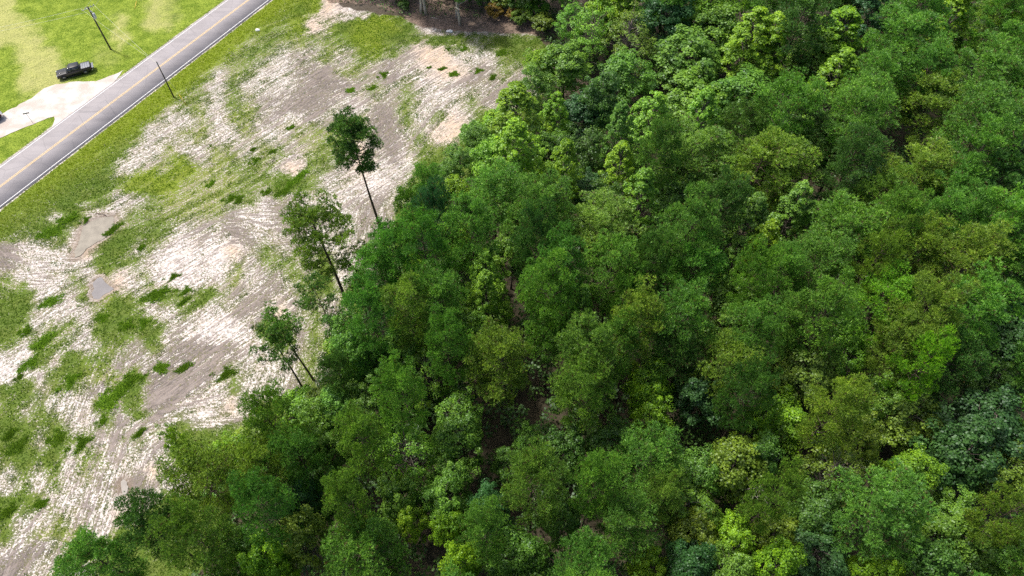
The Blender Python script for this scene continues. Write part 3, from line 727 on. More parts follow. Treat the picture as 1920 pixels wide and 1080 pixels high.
CANOPY = """1010 128 32 B4 1062 120 45 B2 1112 55 42 A5 1075 40 30 A5 1180 70 50 A3 1150 15 40 B4 1185 150 50 B2 1255 30 45 B1 1320 20 50 B4 1295 110 60 B2
1345 60 45 B2 1400 75 55 C4 1390 180 60 B2 1300 185 55 B2 975 220 58 C4 1040 215 32 C4 1000 165 32 B2 1090 215 45 B1 1160 250 35 C2 1225 225 45 C5 1310 240 45 C5 1130 190 35 B6 1400 250 45 P6
1450 90 45 C4 1495 40 50 P6 1575 70 55 C4 1525 100 45 B2 1640 30 45 B1 1690 85 65 P2 1720 20 50 P2 1775 40 40 C4 1760 90 35 B2 1560 150 48 C4 1640 160 50 P2 1480 220 55 P2
1600 235 65 P2 1730 140 40 P2 1890 60 55 P3 1870 20 40 P2 1840 150 65 P2 1905 110 45 P2 1750 190 55 P3 1840 240 65 P2 1910 190 45 P2
970 290 54 C4 1055 320 38 C4 1100 355 32 B1 1030 285 30 B2 1090 290 40 B6 1165 325 38 C4 1195 390 42 C5 1130 385 36 B6 1300 300 70 P3 1230 300 40 P6 1250 345 42 B6 1275 375 42 B6
1420 310 60 P3 1345 390 45 P6 1395 420 42 C2 1025 400 62 P2 970 390 38 B2 1130 440 64 P3 1295 435 55 P2 1245 460 38 B2 1150 505 48 P2 1300 500 48 P2 1050 510 50 P2 1000 460 40 P6 1430 470 40 C4 1370 490 30 C2 1225 510 35 P6 1410 525 40 P2
1455 320 55 P3 1530 280 55 P6 1590 310 45 P6 1625 335 30 B1 1580 390 35 B2 1720 345 66 P3 1660 378 45 P3 1775 375 50 P2 1815 300 55 P2 1870 360 55 P6 1905 300 45 P1
1480 410 48 C2 1575 440 62 P2 1675 425 45 P2 1765 425 50 P2 1710 475 58 P3 1880 440 60 P2 1800 500 58 P3 1530 505 55 P2 1640 495 40 P3 1895 505 48 P2 1470 525 42 P2
800 350 32 P2 900 262 26 B2 862 305 30 B2 850 362 28 B4 920 312 38 B5 815 415 38 P1 842 432 30 B4 930 372 52 P2 768 400 30 P2 742 478 42 P2 800 465 44 P2 890 440 48 P2 862 462 28 B4 780 512 26 B4 708 522 40 P2 905 520 38 C5 840 520 38 B2 958 470 34 B2
648 628 36 B2 668 662 38 B2 636 704 30 P6 700 590 48 P2 770 590 44 P3 830 575 54 P2 910 562 40 C5 880 622 36 B2 722 668 34 B2 762 650 38 B2 840 650 40 P2 902 645 38 B2 670 702 25 B4 715 692 34 B2 805 695 46 A5 755 745 45 P2 690 760 44 B2 630 765 40 B2 512 800 46 P3 585 812 46 B2 860 780 44 A5 945 680 58 P3
1035 560 50 P2 1030 622 40 P2 1085 590 34 C2 1105 680 58 P3 1090 745 48 P3 1180 560 35 P2 1190 612 44 P3 1275 600 58 P2 1160 652 38 P2 1215 720 40 B4 1222 782 36 B4 1265 670 44 P6 1390 590 48 B2 1400 640 52 P2 1360 690 54 P3 1300 745 45 B1 1432 780 32 C4 1400 742 44 P6
1460 610 40 P2 1540 590 58 P2 1650 570 52 P4 1730 600 58 P3 1820 590 62 P2 1890 640 48 B1 1585 670 42 B5 1510 690 56 B3 1690 660 48 P3 1722 695 38 P4 1780 680 44 P6 1630 745 44 B2 1470 790 50 B4 1560 780 48 P3 1700 780 62 B3 1840 800 66 B1 1860 720 44 B6 1905 560 40 B1
380 900 64 P3 330 832 20 B4 440 862 38 B4 292 990 52 P6 200 1050 56 P2 372 1010 56 P3 440 1040 52 B2
500 870 52 P3 565 865 44 P2 610 850 38 B2 622 920 34 B2 690 830 44 P3 770 850 52 A5 860 830 44 B2 845 892 38 B2 650 950 40 P3 500 950 48 P2 690 1030 70 P2 570 1010 44 B3 500 1060 40 B4 780 980 28 B4 845 985 30 B4 835 940 44 B2 905 1000 44 P2 860 1060 34 B4 922 950 38 B1 570 940 34 B1 745 935 38 B2 950 880 30 B6
1000 910 56 P3 990 832 30 B2 1110 910 44 P2 1165 980 52 P2 1220 860 62 P2 980 1040 48 B2 1090 1050 52 P2 1310 880 44 B2 1240 930 38 P3 1290 950 46 B2 1300 995 46 B3 1380 870 48 B3 1380 1000 38 B4 1290 1065 44 B1 1220 1060 30 B4 1360 1060 40 B2 1140 840 40 B6 1060 840 40 B6 1050 970 38 B6
1560 890 56 A3 1600 840 40 B3 1700 890 40 B4 1640 965 74 P2 1450 930 40 P3 1530 970 46 B6 1530 1040 54 B1 1455 1060 38 B4 1455 1000 38 B3 1790 960 44 B2 1770 1010 46 B2 1810 850 54 B1 1880 880 52 B3 1890 965 48 P3 1640 1068 34 B4 1890 1050 52 B2 1720 1060 44 B6 1810 1065 40 B6 1420 860 36 B6""".split()
BUMP = {'P': 1.06, 'B': 1.06, 'C': 1.06, 'A': 1.06, 'S': 1.0}
order = sorted(range(0, len(CANOPY), 4), key=lambda k: min(math.hypot(float(CANOPY[k]) - l[0], float(CANOPY[k + 1]) - l[1]) for l in LAND))
for k in order:
    x, y, rp = map(float, CANOPY[k:k + 3]); kind, colr = CANOPY[k + 3][0], int(CANOPY[k + 3][1])
    lo, hi = HT[kind]; Ht = trng.uniform(lo, hi)
    if rp < 33: Ht *= .82
    P = at(x, y, Ht * ZC[kind]); R = rp * BUMP[kind] * depth(P) / FPX
    lab = OWN.get((x, y)) or relate(x, y, WORD[colr] + ' ' + KWORD[kind])
    plant(kind, colr, P, Ht, R, lab, 'trees of the forest', k // 4)

# trees just outside the frame that close the canopy at its sides
PAD = [(x, -75 + 30 * ((k * 7) % 3), 'PBPC'[k % 4]) for k, x in enumerate(range(1060, 2000, 95))] + [(1985 + 25 * (k % 2), y, 'PPB'[k % 3]) for k, y in enumerate(range(30, 1120, 105))] + \
      [(x, 1150, 'BPBP'[k % 4]) for k, x in enumerate(range(250, 2000, 120))]
for k, (x, y, kind) in enumerate(PAD):
    Ht = trng.uniform(*HT[kind]); P = at(x, y, Ht * ZC[kind]); side = 'top' if y < 0 else ('bottom' if y > 1100 else 'right')
    plant(kind, 2 if k % 3 else 6, P, Ht, 60 * depth(P) / FPX, 'forest tree standing just beyond the %s edge of the photo' % side, 'trees beyond the %s edge of the photo' % side)

# ------------------------------------------------------------------ the pines along the clearing edge, each built on its own
def edge_pine(seed, base_px, crown_px, Ht, label, colour, **kw):
    B = at(*base_px)
    tr, cr = pine(seed, H=Ht, **kw)
    root = empty('pine_tree', (B[0], B[1], ground_z(B[0], B[1])))
    T_ = at(crown_px[0], crown_px[1], Ht * .82)
    lean = Vector((T_[0] - B[0], T_[1] - B[1], Ht * .82))
    root.rotation_euler = Vector((0, 0, 1)).rotation_difference(lean).to_euler()
    link('trunk', tr, root); c = link('crown', cr, root); c.color = (*(np.array(COL[colour]) * np.array([1.15, 1.08, 1.1])), 1)
    tag(root, label, 'tree', 'pines along the clearing edge'); return root
edge_pine(901, (717, 437), (662, 285), 20.5, 'lone tall pine with long bare trunk standing out over the sand', 6, R=3.0, z0=13.2, n_br=36, tuf=44, lump=.68, sparse=.12, trunk_r=.24)
edge_pine(902, (662, 606), (606, 455), 19.0, 'open-crowned pine with dark forked trunk at the clearing edge', 3, R=4.1, z0=10.3, n_br=40, tuf=50, lump=.74, sparse=.10, bend=.6, trunk_r=.30)
edge_pine(903, (572, 737), (520, 650), 11.5, 'thin bare-trunked outermost pine leaning over the sand', 6, R=2.5, z0=6.0, n_br=22, tuf=16, lump=.50, sparse=.20, bend=.5, trunk_r=.16)
edge_pine(904, (588, 712), (543, 622), 12.0, 'thin bare-trunked pine just behind the outermost leaning pine', 2, R=2.1, z0=7.0, n_br=22, tuf=16, lump=.50, sparse=.20, bend=.5, trunk_r=.15)
edge_pine(905, (652, 690), (592, 566), 15.0, 'see-through sparse pine between the forked pine and the leaning pair', 6, R=2.7, z0=7.0, n_br=30, tuf=15, lump=.50, sparse=.35, trunk_r=.13)
edge_pine(906, (690, 610), (672, 540), 14.0, 'slender pine close against the forked pine trunk', 2, R=2.2, z0=6.5, n_br=26, tuf=20, lump=.55, sparse=.2, trunk_r=.13)

# trees along the back of the clearing: trunks in view, crowns above the frame
for k, (x, y, Ht, kind, cl, lab) in enumerate([
    (790, 25, 17, 'B', 2, 'left one of the twin pale trunks at the back of the clearing'), (800, 28, 16, 'B', 2, 'right one of the twin pale trunks at the back of the clearing'),
    (863, 46, 18, 'B', 2, 'pale trunk standing foremost on the leaf litter at the back'), (857, 32, 15, 'B', 4, 'thin pale trunk directly behind the foremost pale trunk'),
    (963, 22, 16, 'B', 2, 'slim pale trunk rising behind the yellow bushes'), (756, 2, 17, 'P', 6, 'dark trunk left of the twin pale trunks'), (720, -14, 16, 'B', 2, 'tree at the top edge above the lime grass'),
    (660, -26, 15, 'B', 2, 'tree at the top edge nearest the road'), (825, -8, 17, 'P', 6, 'dark trunk between the twin trunks and the foremost trunk'), (900, -6, 16, 'P', 6, 'dark trunk above the yellow bush'),
    (935, 0, 15, 'B', 2, 'thin trunk between the yellow bush and the slim pale trunk'), (990, 5, 14, 'B', 3, 'leafy tree at the back right corner of the clearing'), (1005, 30, 11, 'B', 6, 'low leafy tree over bare stems at the back right corner')]):
    B = at(x, y); r_ = plant(kind, cl, B, Ht, 3.6, lab, 'trees at the back of the clearing', k)
    for c in r_.children:
        if c.name.startswith('trunk') and k in (0, 1, 2, 3, 4, 10):
            me = c.data.copy(); me.materials[0] = M['pale_bark']; c.data = me; c.scale = (1.6, 1.6, 1)
for x, y, cl, s, lab in ((927, 30, 7, 1.5, 'yellow-orange bush under the dark trees at the back'), (967, 36, 7, 1.2, 'small yellowing bush beside the slim pale trunk'), (750, 6, 7, 1.5, 'olive bush at the top edge left of the twin trunks'),
                         (758, 22, 6, 1.0, 'dark low bush in front of the twin pale trunks'), (985, 45, 3, 1.6, 'leafy bush at the back right corner of the sand'), (880, 2, 6, 2.2, 'dark bush at the top edge right of the foremost pale trunk'), (905, 14, 6, 1.7, 'dark bush left of the yellow-orange bush'), (945, 12, 3, 2.2, 'tall olive bush behind the yellow-orange bush'), (978, 16, 2, 2.4, 'tall green bush right of the slim pale trunk'), (1003, 40, 2, 2.0, 'green bush between the back corner and the airy trees'), (838, -4, 6, 2.0, 'dark bush at the top edge between the pale trunks'), (775, -8, 6, 1.8, 'dark bush at the top edge behind the twin trunks'), (1020, 62, 3, 1.8, 'bush under the airy trees at the back right')):
    P = at(x, y); plant('S', cl, P, 2.1 * s, 1.25 * s, lab, 'bushes at the back of the clearing')
# bushes along the forest edge
for x, y, cl, s in ((735, 455, 4, 1.2), (700, 470, 2, 1.0), (790, 380, 2, 1.4), (830, 330, 6, 1.2), (890, 250, 2, 1.3), (925, 240, 4, 1.2), (945, 215, 5, 1.2), (640, 655, 4, 1.3), (605, 745, 3, 1.2), (545, 770, 4, 1.3), (560, 755, 2, 1.1), (490, 810, 3, 1.4),
                    (450, 850, 4, 1.2), (420, 900, 2, 1.2), (700, 700, 2, 1.4), (660, 730, 4, 1.3), (745, 700, 4, 1.3), (790, 740, 2, 1.4), (640, 790, 4, 1.4), (560, 830, 4, 1.4), (720, 800, 2, 1.4), (545, 900, 2, 1.3)):
    P = at(x, y, 2.0); plant('S', cl, P, 3.3 * s, 1.7 * s, relate(x, y, WORD[cl] + ' bush', 'bush'), 'bushes along the forest edge')

# ------------------------------------------------------------------ undergrowth under the canopy (one uncountable mass)
r = np.random.default_rng(21)
nl = 11000
ux = r.uniform(-60, 125, nl); uy = r.uniform(12, 160, nl)
keep = in_poly(ux, uy, FOREST); ux, uy = ux[keep], uy[keep]
pxu, pyu = pixel(ux, uy); keep = (pxu > 100) & (pxu < 2050) & (pyu < 1200) & (pyu > -120); ux, uy, pyu, pxu = ux[keep], uy[keep], pyu[keep], pxu[keep]
edge = dist_line(ux, uy, FOREST + FOREST[:1])
uz = r.uniform(.3, 1, len(ux)) * np.clip(edge * .8, .8, 6.0); thin = in_poly(ux, uy, pxpoly([(560, -200), (1000, -200), (1000, 60), (560, 60)])); uz = np.where(thin, .5, uz)
per = 40; C0 = np.repeat(np.stack([ux, uy, uz], -1), per, 0); u = rand_dirs(r, len(C0), -.4); LRu = np.repeat(r.uniform(.7, 1.5, len(ux)), per)[:, None]
C0 = C0 + u * LRu * np.array([1, 1, .7]) * r.uniform(.5, 1.1, (len(C0), 1)); C0[:, 2] = np.maximum(C0[:, 2], .1)
if True:
    kp = ~(np.repeat(thin, per) & (r.random(len(C0)) < .8)); C0, u = C0[kp], u[kp]
Lf = r.uniform(.26, .5, len(C0)); Vu, Fu = leaf_quads(C0, u * .5 + np.array([0, 0, .8]) + .4 * r.normal(size=C0.shape), Lf, Lf * .75, r)
o = link('undergrowth', mesh_np('undergrowth', Vu, [Fu], M['leaf'], False, {'tint': np.repeat(np.clip(r.normal(.5, .2, len(C0)), 0, 1), 4)}))
o.color = (.070, .155, .028, 1); tag(o, 'dark leafy undergrowth filling the gaps between the forest trees', 'undergrowth', kind='stuff')

# ------------------------------------------------------------------ grass and weeds on the clearing and verges (uncountable)
def grass_stuff(name, label, n_try, weight, colour, lo, hi, blades, wid, spread, seed, yellow=.5):
    r = np.random.default_rng(seed)
    gi = r.integers(0, len(fx), n_try); gj = r.integers(0, len(fy), n_try)
    ok = r.random(n_try) < weight[gi, gj]; gi, gj = gi[ok], gj[ok]
    P = np.stack([fx[gi] + r.uniform(-.5, .5, len(gi)) * STEP, fy[gj] + r.uniform(-.5, .5, len(gi)) * STEP, H_[gi, gj] - .01], -1)
    a, b = pixel(P[:, 0], P[:, 1]); k = (a > -60) & (a < 1100) & (b > -40) & (b < 1120); P, gi, gj = P[k], gi[k], gj[k]
    d = np.tile(np.array([[0, 0, 1.0]]), (len(P), 1)); hgt = r.uniform(lo, hi, len(P))
    n = len(P); C = np.repeat(P, blades, 0); dd = unit(np.repeat(d, blades, 0) + spread * r.normal(size=(n * blades, 3)) * np.array([1, 1, .2]))
    s = unit(np.cross(dd, r.normal(size=(n * blades, 3)))); l = np.repeat(hgt, blades)[:, None] * r.uniform(.7, 1.2, (n * blades, 1)); w = wid * r.uniform(.7, 1.3, (n * blades, 1))
    C = C + np.c_[r.normal(0, .06, (n * blades, 2)), np.zeros(n * blades)]
    V = np.stack([C - s * w * .5, C + s * w * .5, C + dd * l], 1).reshape(-1, 3)
    tint = np.clip(np.repeat(.12 + .76 * bright[gi, gj] * yellow + r.normal(.12, .14, n), blades * 3), 0, 1)
    o = link(name, mesh_np(name, V, [np.arange(len(V)).reshape(-1, 3)], M['grass'], False, {'tint': tint}))
    o.color = (*colour, 1); tag(o, label, 'grass', kind='stuff'); return o
clear = (litter < .5) & (~indrive) & (np.abs(ro) > HALF + .55) & (basin < .3)
patchy = sstep(.50, .95, green + 0.9 * (fbm(X, Y, 1.1, 81, 2) - .5) - 0.8 * (S2 - .5)) * clear
grass_stuff('meadow_grass', 'short grass and weeds growing in patches over the clearing', 800000, patchy * (1 - lawn) * (1 - verge), (.130, .245, .014), .06, .20, 3, .085, .75, 31)
grass_stuff('verge_grass', 'rank green grass along the near side of the road', 900000, patchy * verge * (1 - lawn), (.270, .370, .016), .06, .20, 3, .085, .7, 32)
grass_stuff('lawn_grass', 'mown sunlit grass on the far side of the road', 420000, patchy * lawn * (1 - .75 * np.clip(dry, 0, 1)), (.185, .275, .016), .05, .12, 2, .08, .9, 33)
# weed clumps standing out on the sand
CL = [(326, 519, .7), (215, 430, 1.0), (92, 437, 1.3), (128, 412, 1.1), (163, 412, .5), (265, 465, .6), (283, 556, 1.2), (300, 548, .9), (350, 545, .8), (345, 565, .6), (52, 684, 1.1), (35, 708, .5), (135, 713, 1.0), (85, 640, 1.0), (95, 567, 1.1), (48, 622, .8), (245, 715, 1.3), (225, 735, 1.3), (200, 755, 1.2), (190, 790, .6),
      (425, 700, 1.1), (345, 690, .8), (300, 690, .8), (107, 822, 1.0), (155, 830, .8), (262, 812, .7), (75, 945, .6), (125, 1048, .9), (545, 345, 1.3), (565, 330, 1.2), (528, 362, 1.0), (500, 360, .8), (480, 300, .7), (450, 375, .8), (512, 285, .6), (395, 345, .6), (435, 372, .7), (830, 130, .7), (850, 140, .8), (805, 127, .4), (897, 132, .8), (925, 145, .7),
      (940, 100, 1.2), (870, 92, .6), (840, 92, .5), (700, 165, .8), (655, 170, .6), (545, 240, .5), (720, 140, .9), (475, 280, .5), (190, 598, .9), (235, 610, .9), (270, 605, .8), (20, 815, .9), (30, 840, .9), (10, 960, .9)]
def weed(seed):
    r = np.random.default_rng(seed); n = 16
    c = np.c_[r.normal(0, .42, n), r.normal(0, .30, n), np.zeros(n)]; P = np.repeat(c, 30, 0) + np.c_[r.normal(0, .16, (n * 30, 2)), r.uniform(0, .03, n * 30)]
    V, F = needle_tris(P, np.tile([[0, 0, 1.0]], (n * 30, 1)), 3, .26, .085, 1.2, r)
    V[:, 2] = np.abs(V[:, 2])
    return mesh_np('weed_leaves', V, [F], M['grass'], False, {'tint': np.repeat(np.clip(r.normal(.42, .2, n * 30), 0, 1), 9)})
WV = [weed(600 + k) for k in range(4)]
for k, (x, y, s) in enumerate(CL):
    P = at(x, y)
    o = link('weed_clump', WV[k % 4]); o.location = (P[0], P[1], ground_z(P[0], P[1]) - .02); o.rotation_euler = (0, 0, trng.uniform(.3, 1.2) + math.pi * (k % 2)); o.scale = (s * trng.uniform(1.1, 1.9), s * trng.uniform(.9, 1.4), .7 + .2 * s)
    o.color = (*np.array([.17, .31, .02]) * trng.uniform(.75, 1.2), 1)
    tag(o, relate(x, y, 'green weed clump', 'clump'), 'weed', 'weed clumps on the clearing')

# ------------------------------------------------------------------ pickup trucks
def prism(g, prof, y0, y1, inset_top=None):
    """extrude an (x, z) outline across y; inset_top: narrowing of points above a height -> (z, amount)"""
    n = len(prof); V = []
    for yy in (y0, y1):
        for (x, z) in prof:
            y = yy
            if inset_top and z > inset_top[0]: y = yy - math.copysign(inset_top[1] * (z - inset_top[0]) / inset_top[2], yy)
            V.append((x, y, z))
    F4 = [(k, (k + 1) % n, n + (k + 1) % n, n + k) for k in range(n)]
    bm = bmesh.new(); vs = [bm.verts.new((x, 0, z)) for x, z in prof]; f = bm.faces.new(vs)
    tri = bmesh.ops.triangulate(bm, faces=[f])['faces']; bm.verts.index_update(); T3 = [[v.index for v in t.verts] for t in tri]; bm.free()
    g.add(V, [t for t in T3] + [[n + q for q in t[::-1]] for t in T3], [f_[::-1] for f_ in F4])
def pickup(loc, rz, label):
    root = empty('pickup_truck', loc, rz)                       # front points along +x
    g = Geo(); prism(g, [(2.92, .45), (2.96, .80), (2.88, 1.02), (1.35, 1.14), (1.25, 1.16), (-2.85, 1.16), (-2.85, .50), (-2.2, .42), (2.3, .38)], -.98, .98)
    body = g.build('body', M['black_paint'], root, bevel=.06)
    g = Geo(); prism(g, [(1.32, 1.12), (.55, 1.76), (.30, 1.84), (-.95, 1.84), (-1.12, 1.76), (-1.22, 1.12)], -.94, .94, (1.12, .20, .72)); cab = g.build('cab', M['black_paint'], root, bevel=.05)
    def pane(name, pts):
        gg = Geo(); P = np.array(pts); nrm = np.cross(P[1] - P[0], P[2] - P[0]); nrm = nrm / np.linalg.norm(nrm) * .012
        gg.add(np.vstack([P + nrm, P - nrm]), [], [(0, 1, 2, 3), (7, 6, 5, 4), (0, 4, 5, 1), (1, 5, 6, 2), (2, 6, 7, 3), (3, 7, 4, 0)]); return gg.build(name, M['glass'], cab)
    pane('windshield', [(1.25, -.80, 1.20), (1.25, .80, 1.20), (.60, .70, 1.74), (.60, -.70, 1.74)])
    pane('rear_window', [(-1.225, .70, 1.22), (-1.225, -.70, 1.22), (-1.145, -.62, 1.70), (-1.145, .62, 1.70)])
    for s in (-1, 1):
        for x0, x1, x2, x3 in ((1.02, .18, .18, .52), (.10, -1.02, -.92, .10)):
            pane('side_window', [(x0, s * .925, 1.20), (x1, s * .925, 1.20), (x2, s * .785, 1.70), (x3, s * .785, 1.70)])
        gg = Geo(); gg.box((.95, s * 1.02 - .02, 1.12), (1.10, s * 1.22 + .02 if s > 0 else s * 1.22, 1.34)) if s > 0 else gg.box((.95, -1.24, 1.12), (1.10, -1.00, 1.34)); gg.build('mirror', M['black_paint'], root, bevel=.03)
        for x in (1.95, -1.75):
            a = np.linspace(0, 2 * np.pi, 20, endpoint=False)
            gg = Geo(); gg.tube([(x, s * .74, .40), (x, s * .76, .40), (x, s * 1.0, .40), (x, s * 1.02, .40)], [.34, .40, .40, .35], 20); w = gg.build('wheel', M['rubber'], root)
            gg = Geo(); gg.tube([(x, s * 1.0, .40), (x, s * 1.03, .40)], [.25, .22], 14); gg.build('rim', M['rim'], w)
            gg = Geo(); aa = np.linspace(0, np.pi, 9); gg.tube([(x + .47 * math.cos(q), s * .97, .40 + .47 * math.sin(q)) for q in aa], .05, 5); gg.build('wheel_arch', M['rubber'], root)
        gg = Geo(); gg.box((2.80, s * .78 - .16, .76), (2.965, s * .78 + .16, .98)); gg.build('headlight', M['lens'], root, bevel=.02)
        gg = Geo(); gg.box((-2.87, s * .90 - .08, .78), (-2.80, s * .90 + .085, 1.10)); gg.build('tail_light', M['red_lens'], root)
        gg = Geo(); gg.box((-2.83, s * .93 - .055, 1.16), (-1.28, s * .93 + .055, 1.27)); gg.build('bed_rail', M['black_paint'], root, bevel=.02)
        gg = Geo(); gg.box((-1.0, s * 1.06 - .07, .34), (1.25, s * 1.06 + .07, .40)); gg.build('running_board', M['rubber'], root)
    for k in range(4):
        x1 = -1.30 - k * .38; gg = Geo(); gg.box((x1 - .355, -.86, 1.175), (x1, .86, 1.225)); gg.build('bed_cover_panel', M['cover'], root, bevel=.012)
    gg = Geo(); gg.box((-2.90, -.90, 1.16), (-2.825, .90, 1.33)); gg.build('bed_bar', M['black_paint'], root, bevel=.02)
    gg = Geo(); gg.box((-3.32, -.80, .84), (-2.86, .80, .91)); gg.build('tailgate', M['cover'], root, bevel=.015)
    gg = Geo(); gg.box((2.93, -.62, .58), (2.985, .62, .92)); gg.build('grille', M['rubber'], root, bevel=.02)
    gg = Geo(); gg.box((2.86, -.97, .40), (3.05, .97, .58)); gg.build('front_bumper', M['black_paint'], root, bevel=.04)
    gg = Geo(); gg.box((-3.02, -.95, .46), (-2.84, .95, .62)); gg.build('rear_bumper', M['chrome'], root, bevel=.03)
    gg = Geo(); gg.box((1.45, -.42, 1.10), (2.55, .42, 1.15), .85); gg.build('hood_bulge', M['black_paint'], root, bevel=.02)
    return tag(root, label, 'pickup', 'parked dark vehicles')
F0, F1 = at(114, 146), at(172, 131)
mid = (F0 + F1) / 2; ang = math.atan2(F0[1] - F1[1], F0[0] - F1[0])
pickup((mid[0], mid[1], ground_z(mid[0], mid[1]) - .02), ang, 'black crew-cab pickup with grey bed cover parked on the lawn by the driveway')
Q = at(5, 218); ang2 = math.atan2(*(at(-60, 243) - at(0, 213))[:2][::-1])
pickup((Q[0] + 3.1 * math.cos(ang2), Q[1] + 3.1 * math.sin(ang2), .014), ang2, 'dark vehicle cut off by the left edge on the driveway')

# ------------------------------------------------------------------ utility poles, wires, guards, sign
B1 = at(208, 93); h1 = height_at(B1, (164, 13)); z1 = ground_z(B1[0], B1[1])
pole = empty('utility_pole', (B1[0], B1[1], z1))
g = Geo(); g.tube([(0, 0, -.4), (0, 0, h1 * .5), (0, 0, h1)], [.17, .145, .11], 10); g.build('post', M['pole'], pole)
B2 = at(326, 182); h2 = height_at(B2, (296, 114))
wdir = (B2 - B1)[:2]; wdir /= np.linalg.norm(wdir); wnrm = np.array([-wdir[1], wdir[0]])
for (dz, ln, dv) in ((.30, 1.15, wnrm), (.75, 1.0, wdir)):
    g = Geo(); e = np.r_[dv * ln, 0]; g.tube([np.r_[-dv * ln, h1 - dz], np.r_[dv * ln, h1 - dz]], .065, 4); arm = g.build('crossarm', M['galv'], pole)
    for t in (-.95, -.45, .45, .95):
        gg = Geo(); p = dv * ln * t; gg.tube([(p[0], p[1], h1 - dz + .05), (p[0], p[1], h1 - dz + .14), (p[0], p[1], h1 - dz + .2), (p[0], p[1], h1 - dz + .30)], [.035, .09, .06, .03], 8); gg.build('insulator', M['porcelain'], arm)
g = Geo(); tx = np.array([.34, .05]); g.tube([(tx[0], tx[1], h1 - 2.35), (tx[0], tx[1], h1 - 2.30), (tx[0], tx[1], h1 - 1.40), (tx[0], tx[1], h1 - 1.32)], [.20, .25, .25, .16], 14); tr_ = g.build('transformer', M['porcelain'], pole)
g = Geo(); g.tube([(tx[0], tx[1], h1 - 1.33), (tx[0], tx[1], h1 - 1.1)], [.06, .03], 8); g.build('bushing', M['porcelain'], tr_)
g = Geo(); g.tube([(0, 0, h1 - 1.85), (tx[0], tx[1], h1 - 1.85)], .06, 5); g.build('bracket', M['galv'], pole)
tag(pole, 'tall wooden utility pole with crossarms and grey transformer on the lawn', 'pole', 'utility poles by the road')
z2 = ground_z(B2[0], B2[1]); p2 = empty('utility_pole', (B2[0], B2[1], z2))
g = Geo(); g.tube([(0, 0, -.4), (0, 0, h2 * .5), (0, 0, h2)], [.13, .11, .085], 9); g.build('post', M['pole'], p2)
g = Geo(); g.tube([(0, 0, h2 - .5), (0, 0, h2 - .2)], .115, 8); g.build('band', M['galv'], p2)
tag(p2, 'bare wooden pole without crossarms on the near verge', 'pole', 'utility poles by the road')
def wire(a, b, sag, label, rad=.016):
    a, b = np.array(a, float), np.array(b, float); t = np.linspace(0, 1, 25)[:, None]
    P = a + (b - a) * t; P[:, 2] -= sag * 4 * (t * (1 - t))[:, 0]
    g = Geo(); g.tube(P, rad, 4); o = g.build('power_line', M['wire']); return tag(o, label, 'wire', 'overhead wires')
def far_pole(px, label):
    b = at(*px); o = empty('utility_pole', (b[0], b[1], ground_z(b[0], b[1])))
    g = Geo(); g.tube([(0, 0, -.4), (0, 0, h1)], [.17, .11], 9); g.build('post', M['pole'], o); tag(o, label, 'pole', 'utility poles by the road'); return b
FP1 = far_pole((-190, 175), 'utility pole standing beyond the left edge of the photo'); FP2 = far_pole((330, -130), 'utility pole standing beyond the top edge of the photo')
top1 = np.array([B1[0], B1[1], z1 + h1])
for k, t in enumerate((-.95, .95)):
    e = np.r_[wnrm * 1.15 * t, -.05]
    wire(top1 + e, np.array([B2[0], B2[1], z2 + h2 - .25 - .25 * k]), .25, 'overhead wire crossing the road to the bare pole, %s of the pair' % ('left' if k else 'right'))
    e = np.r_[wdir * 1.0 * t, -.5]
    wire(top1 + e, np.array([FP1[0], FP1[1], h1 - .3 - .3 * k]), .5, 'overhead wire running from the crossarm out past the left edge, %s one' % ('upper' if k else 'lower'))
    wire(top1 + e, np.array([FP2[0], FP2[1], h1 - .3 - .3 * k]), .4, 'overhead wire running from the crossarm out past the top edge, %s one' % ('right' if k else 'left'))
def guy(anchor_px, top, label):
    A = at(*anchor_px); A[2] = ground_z(A[0], A[1]); d = np.array(top) - A; d /= np.linalg.norm(d)
    o = empty('guy_wire', tuple(A)); g = Geo(); g.tube([(0, 0, -.05), tuple(np.array(top) - A)], .014, 4); g.build('cable', M['wire'], o)
    g = Geo(); g.tube([tuple(d * .15), tuple(d * 2.2)], .055, 6); g.build('guard', M['yellow'], o); return tag(o, label, 'guy wire', 'guy wires')
guy((351, 199), (B2[0], B2[1], z2 + h2 - .5), 'guy wire with yellow guard beside the bare pole')
guy((252, 17), (FP2[0], FP2[1], h1 - .6), 'guy wire with yellow guard standing in the lawn at the top edge')
SB = at(62, 231); sh = 2.1
so = empty('road_sign', (SB[0], SB[1], ground_z(SB[0], SB[1])), math.radians(20))
g = Geo(); g.tube([(0, 0, -.3), (0, 0, sh)], .035, 6); g.build('post', M['galv'], so)
g = Geo(); g.box((-.50, -.02, sh - .06), (.50, .02, sh + .16)); g.build('blade', M['sign'], so, bevel=.005)
tag(so, 'small street sign on a thin post at the driveway corner', 'sign')

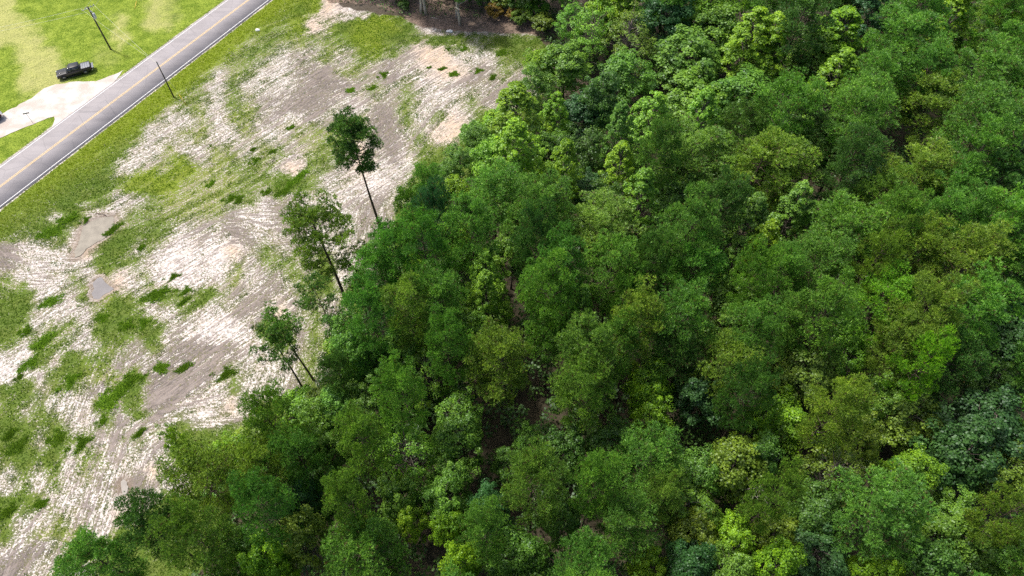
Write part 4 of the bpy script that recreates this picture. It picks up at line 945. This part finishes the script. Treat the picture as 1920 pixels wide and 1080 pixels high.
# ------------------------------------------------------------------ litter and sticks
def lump_obj(name, px, size, mat, label, cat, seed):
    P = at(*px); bm = bmesh.new(); bmesh.ops.create_icosphere(bm, subdivisions=2, radius=1.0); rr = random.Random(seed)
    for v in bm.verts: v.co = Vector((v.co.x * size[0], v.co.y * size[1], v.co.z * size[2])) * rr.uniform(.75, 1.2)
    me = bpy.data.meshes.new(name); bm.to_mesh(me); bm.free(); me.materials.append(mat)
    o = link(name, me); o.location = (P[0], P[1], ground_z(P[0], P[1]) + size[2] * .5); return tag(o, label, cat)
lump_obj('litter_bag', (483, 57), (.45, .35, .22), M['white'], 'white scrap lying on the road verge', 'litter', 1)
lump_obj('litter_bag', (843, 59), (.7, .4, .22), M['white'], 'white scrap at the back of the clearing by the grass', 'litter', 2)
P = at(180, 401); Q = at(200, 405); P[2] = ground_z(P[0], P[1]) + .06; Q[2] = ground_z(Q[0], Q[1]) + .06
g = Geo(); mid_ = (P + Q) / 2 + np.array([.1, .15, .05]); g.tube([P, mid_, Q], [.09, .08, .05], 6); tag(g.build('fallen_branch', M['stick']), 'dead branch lying behind the milky puddle', 'branch')
P = at(810, 33); Q = at(822, 36); g = Geo(); g.tube([P + [0, 0, .05], Q + [0, 0, .05]], [.08, .05], 6); tag(g.build('fallen_branch', M['pale_bark']), 'pale stick lying in the leaf litter by the twin trunks', 'branch')
# dead snag among the crowns at the lower right
P = at(1418, 918, 9.5); g = Geo(); g.tube([(0, 0, -.3), (.1, 0, 5), (.2, .1, 10.5)], [.16, .11, .03], 7)
rr = np.random.default_rng(5); so = empty('dead_tree', (P[0], P[1], -.05)); g.build('trunk', M['pale_bark'], so); g = Geo()
for k in range(16):
    a = rr.uniform(0, 6.28); z = rr.uniform(7.5, 10.3); L = rr.uniform(.8, 2.0); d = np.array([math.cos(a), math.sin(a), rr.uniform(.2, .9)])
    p0 = np.array([.15, .05, z]); p1 = p0 + d * L * .6; p2_ = p1 + d * L * .4 + rr.normal(size=3) * .2; g.tube([p0, p1, p2_], [.045, .03, .01], 4); g.tube([p1, p1 + d * L * .3 + rr.normal(size=3) * .3], [.025, .008], 3)
g.build('branches', M['pale_bark'], so); tag(so, 'bare grey dead branches poking out between the lower right crowns', 'dead tree')
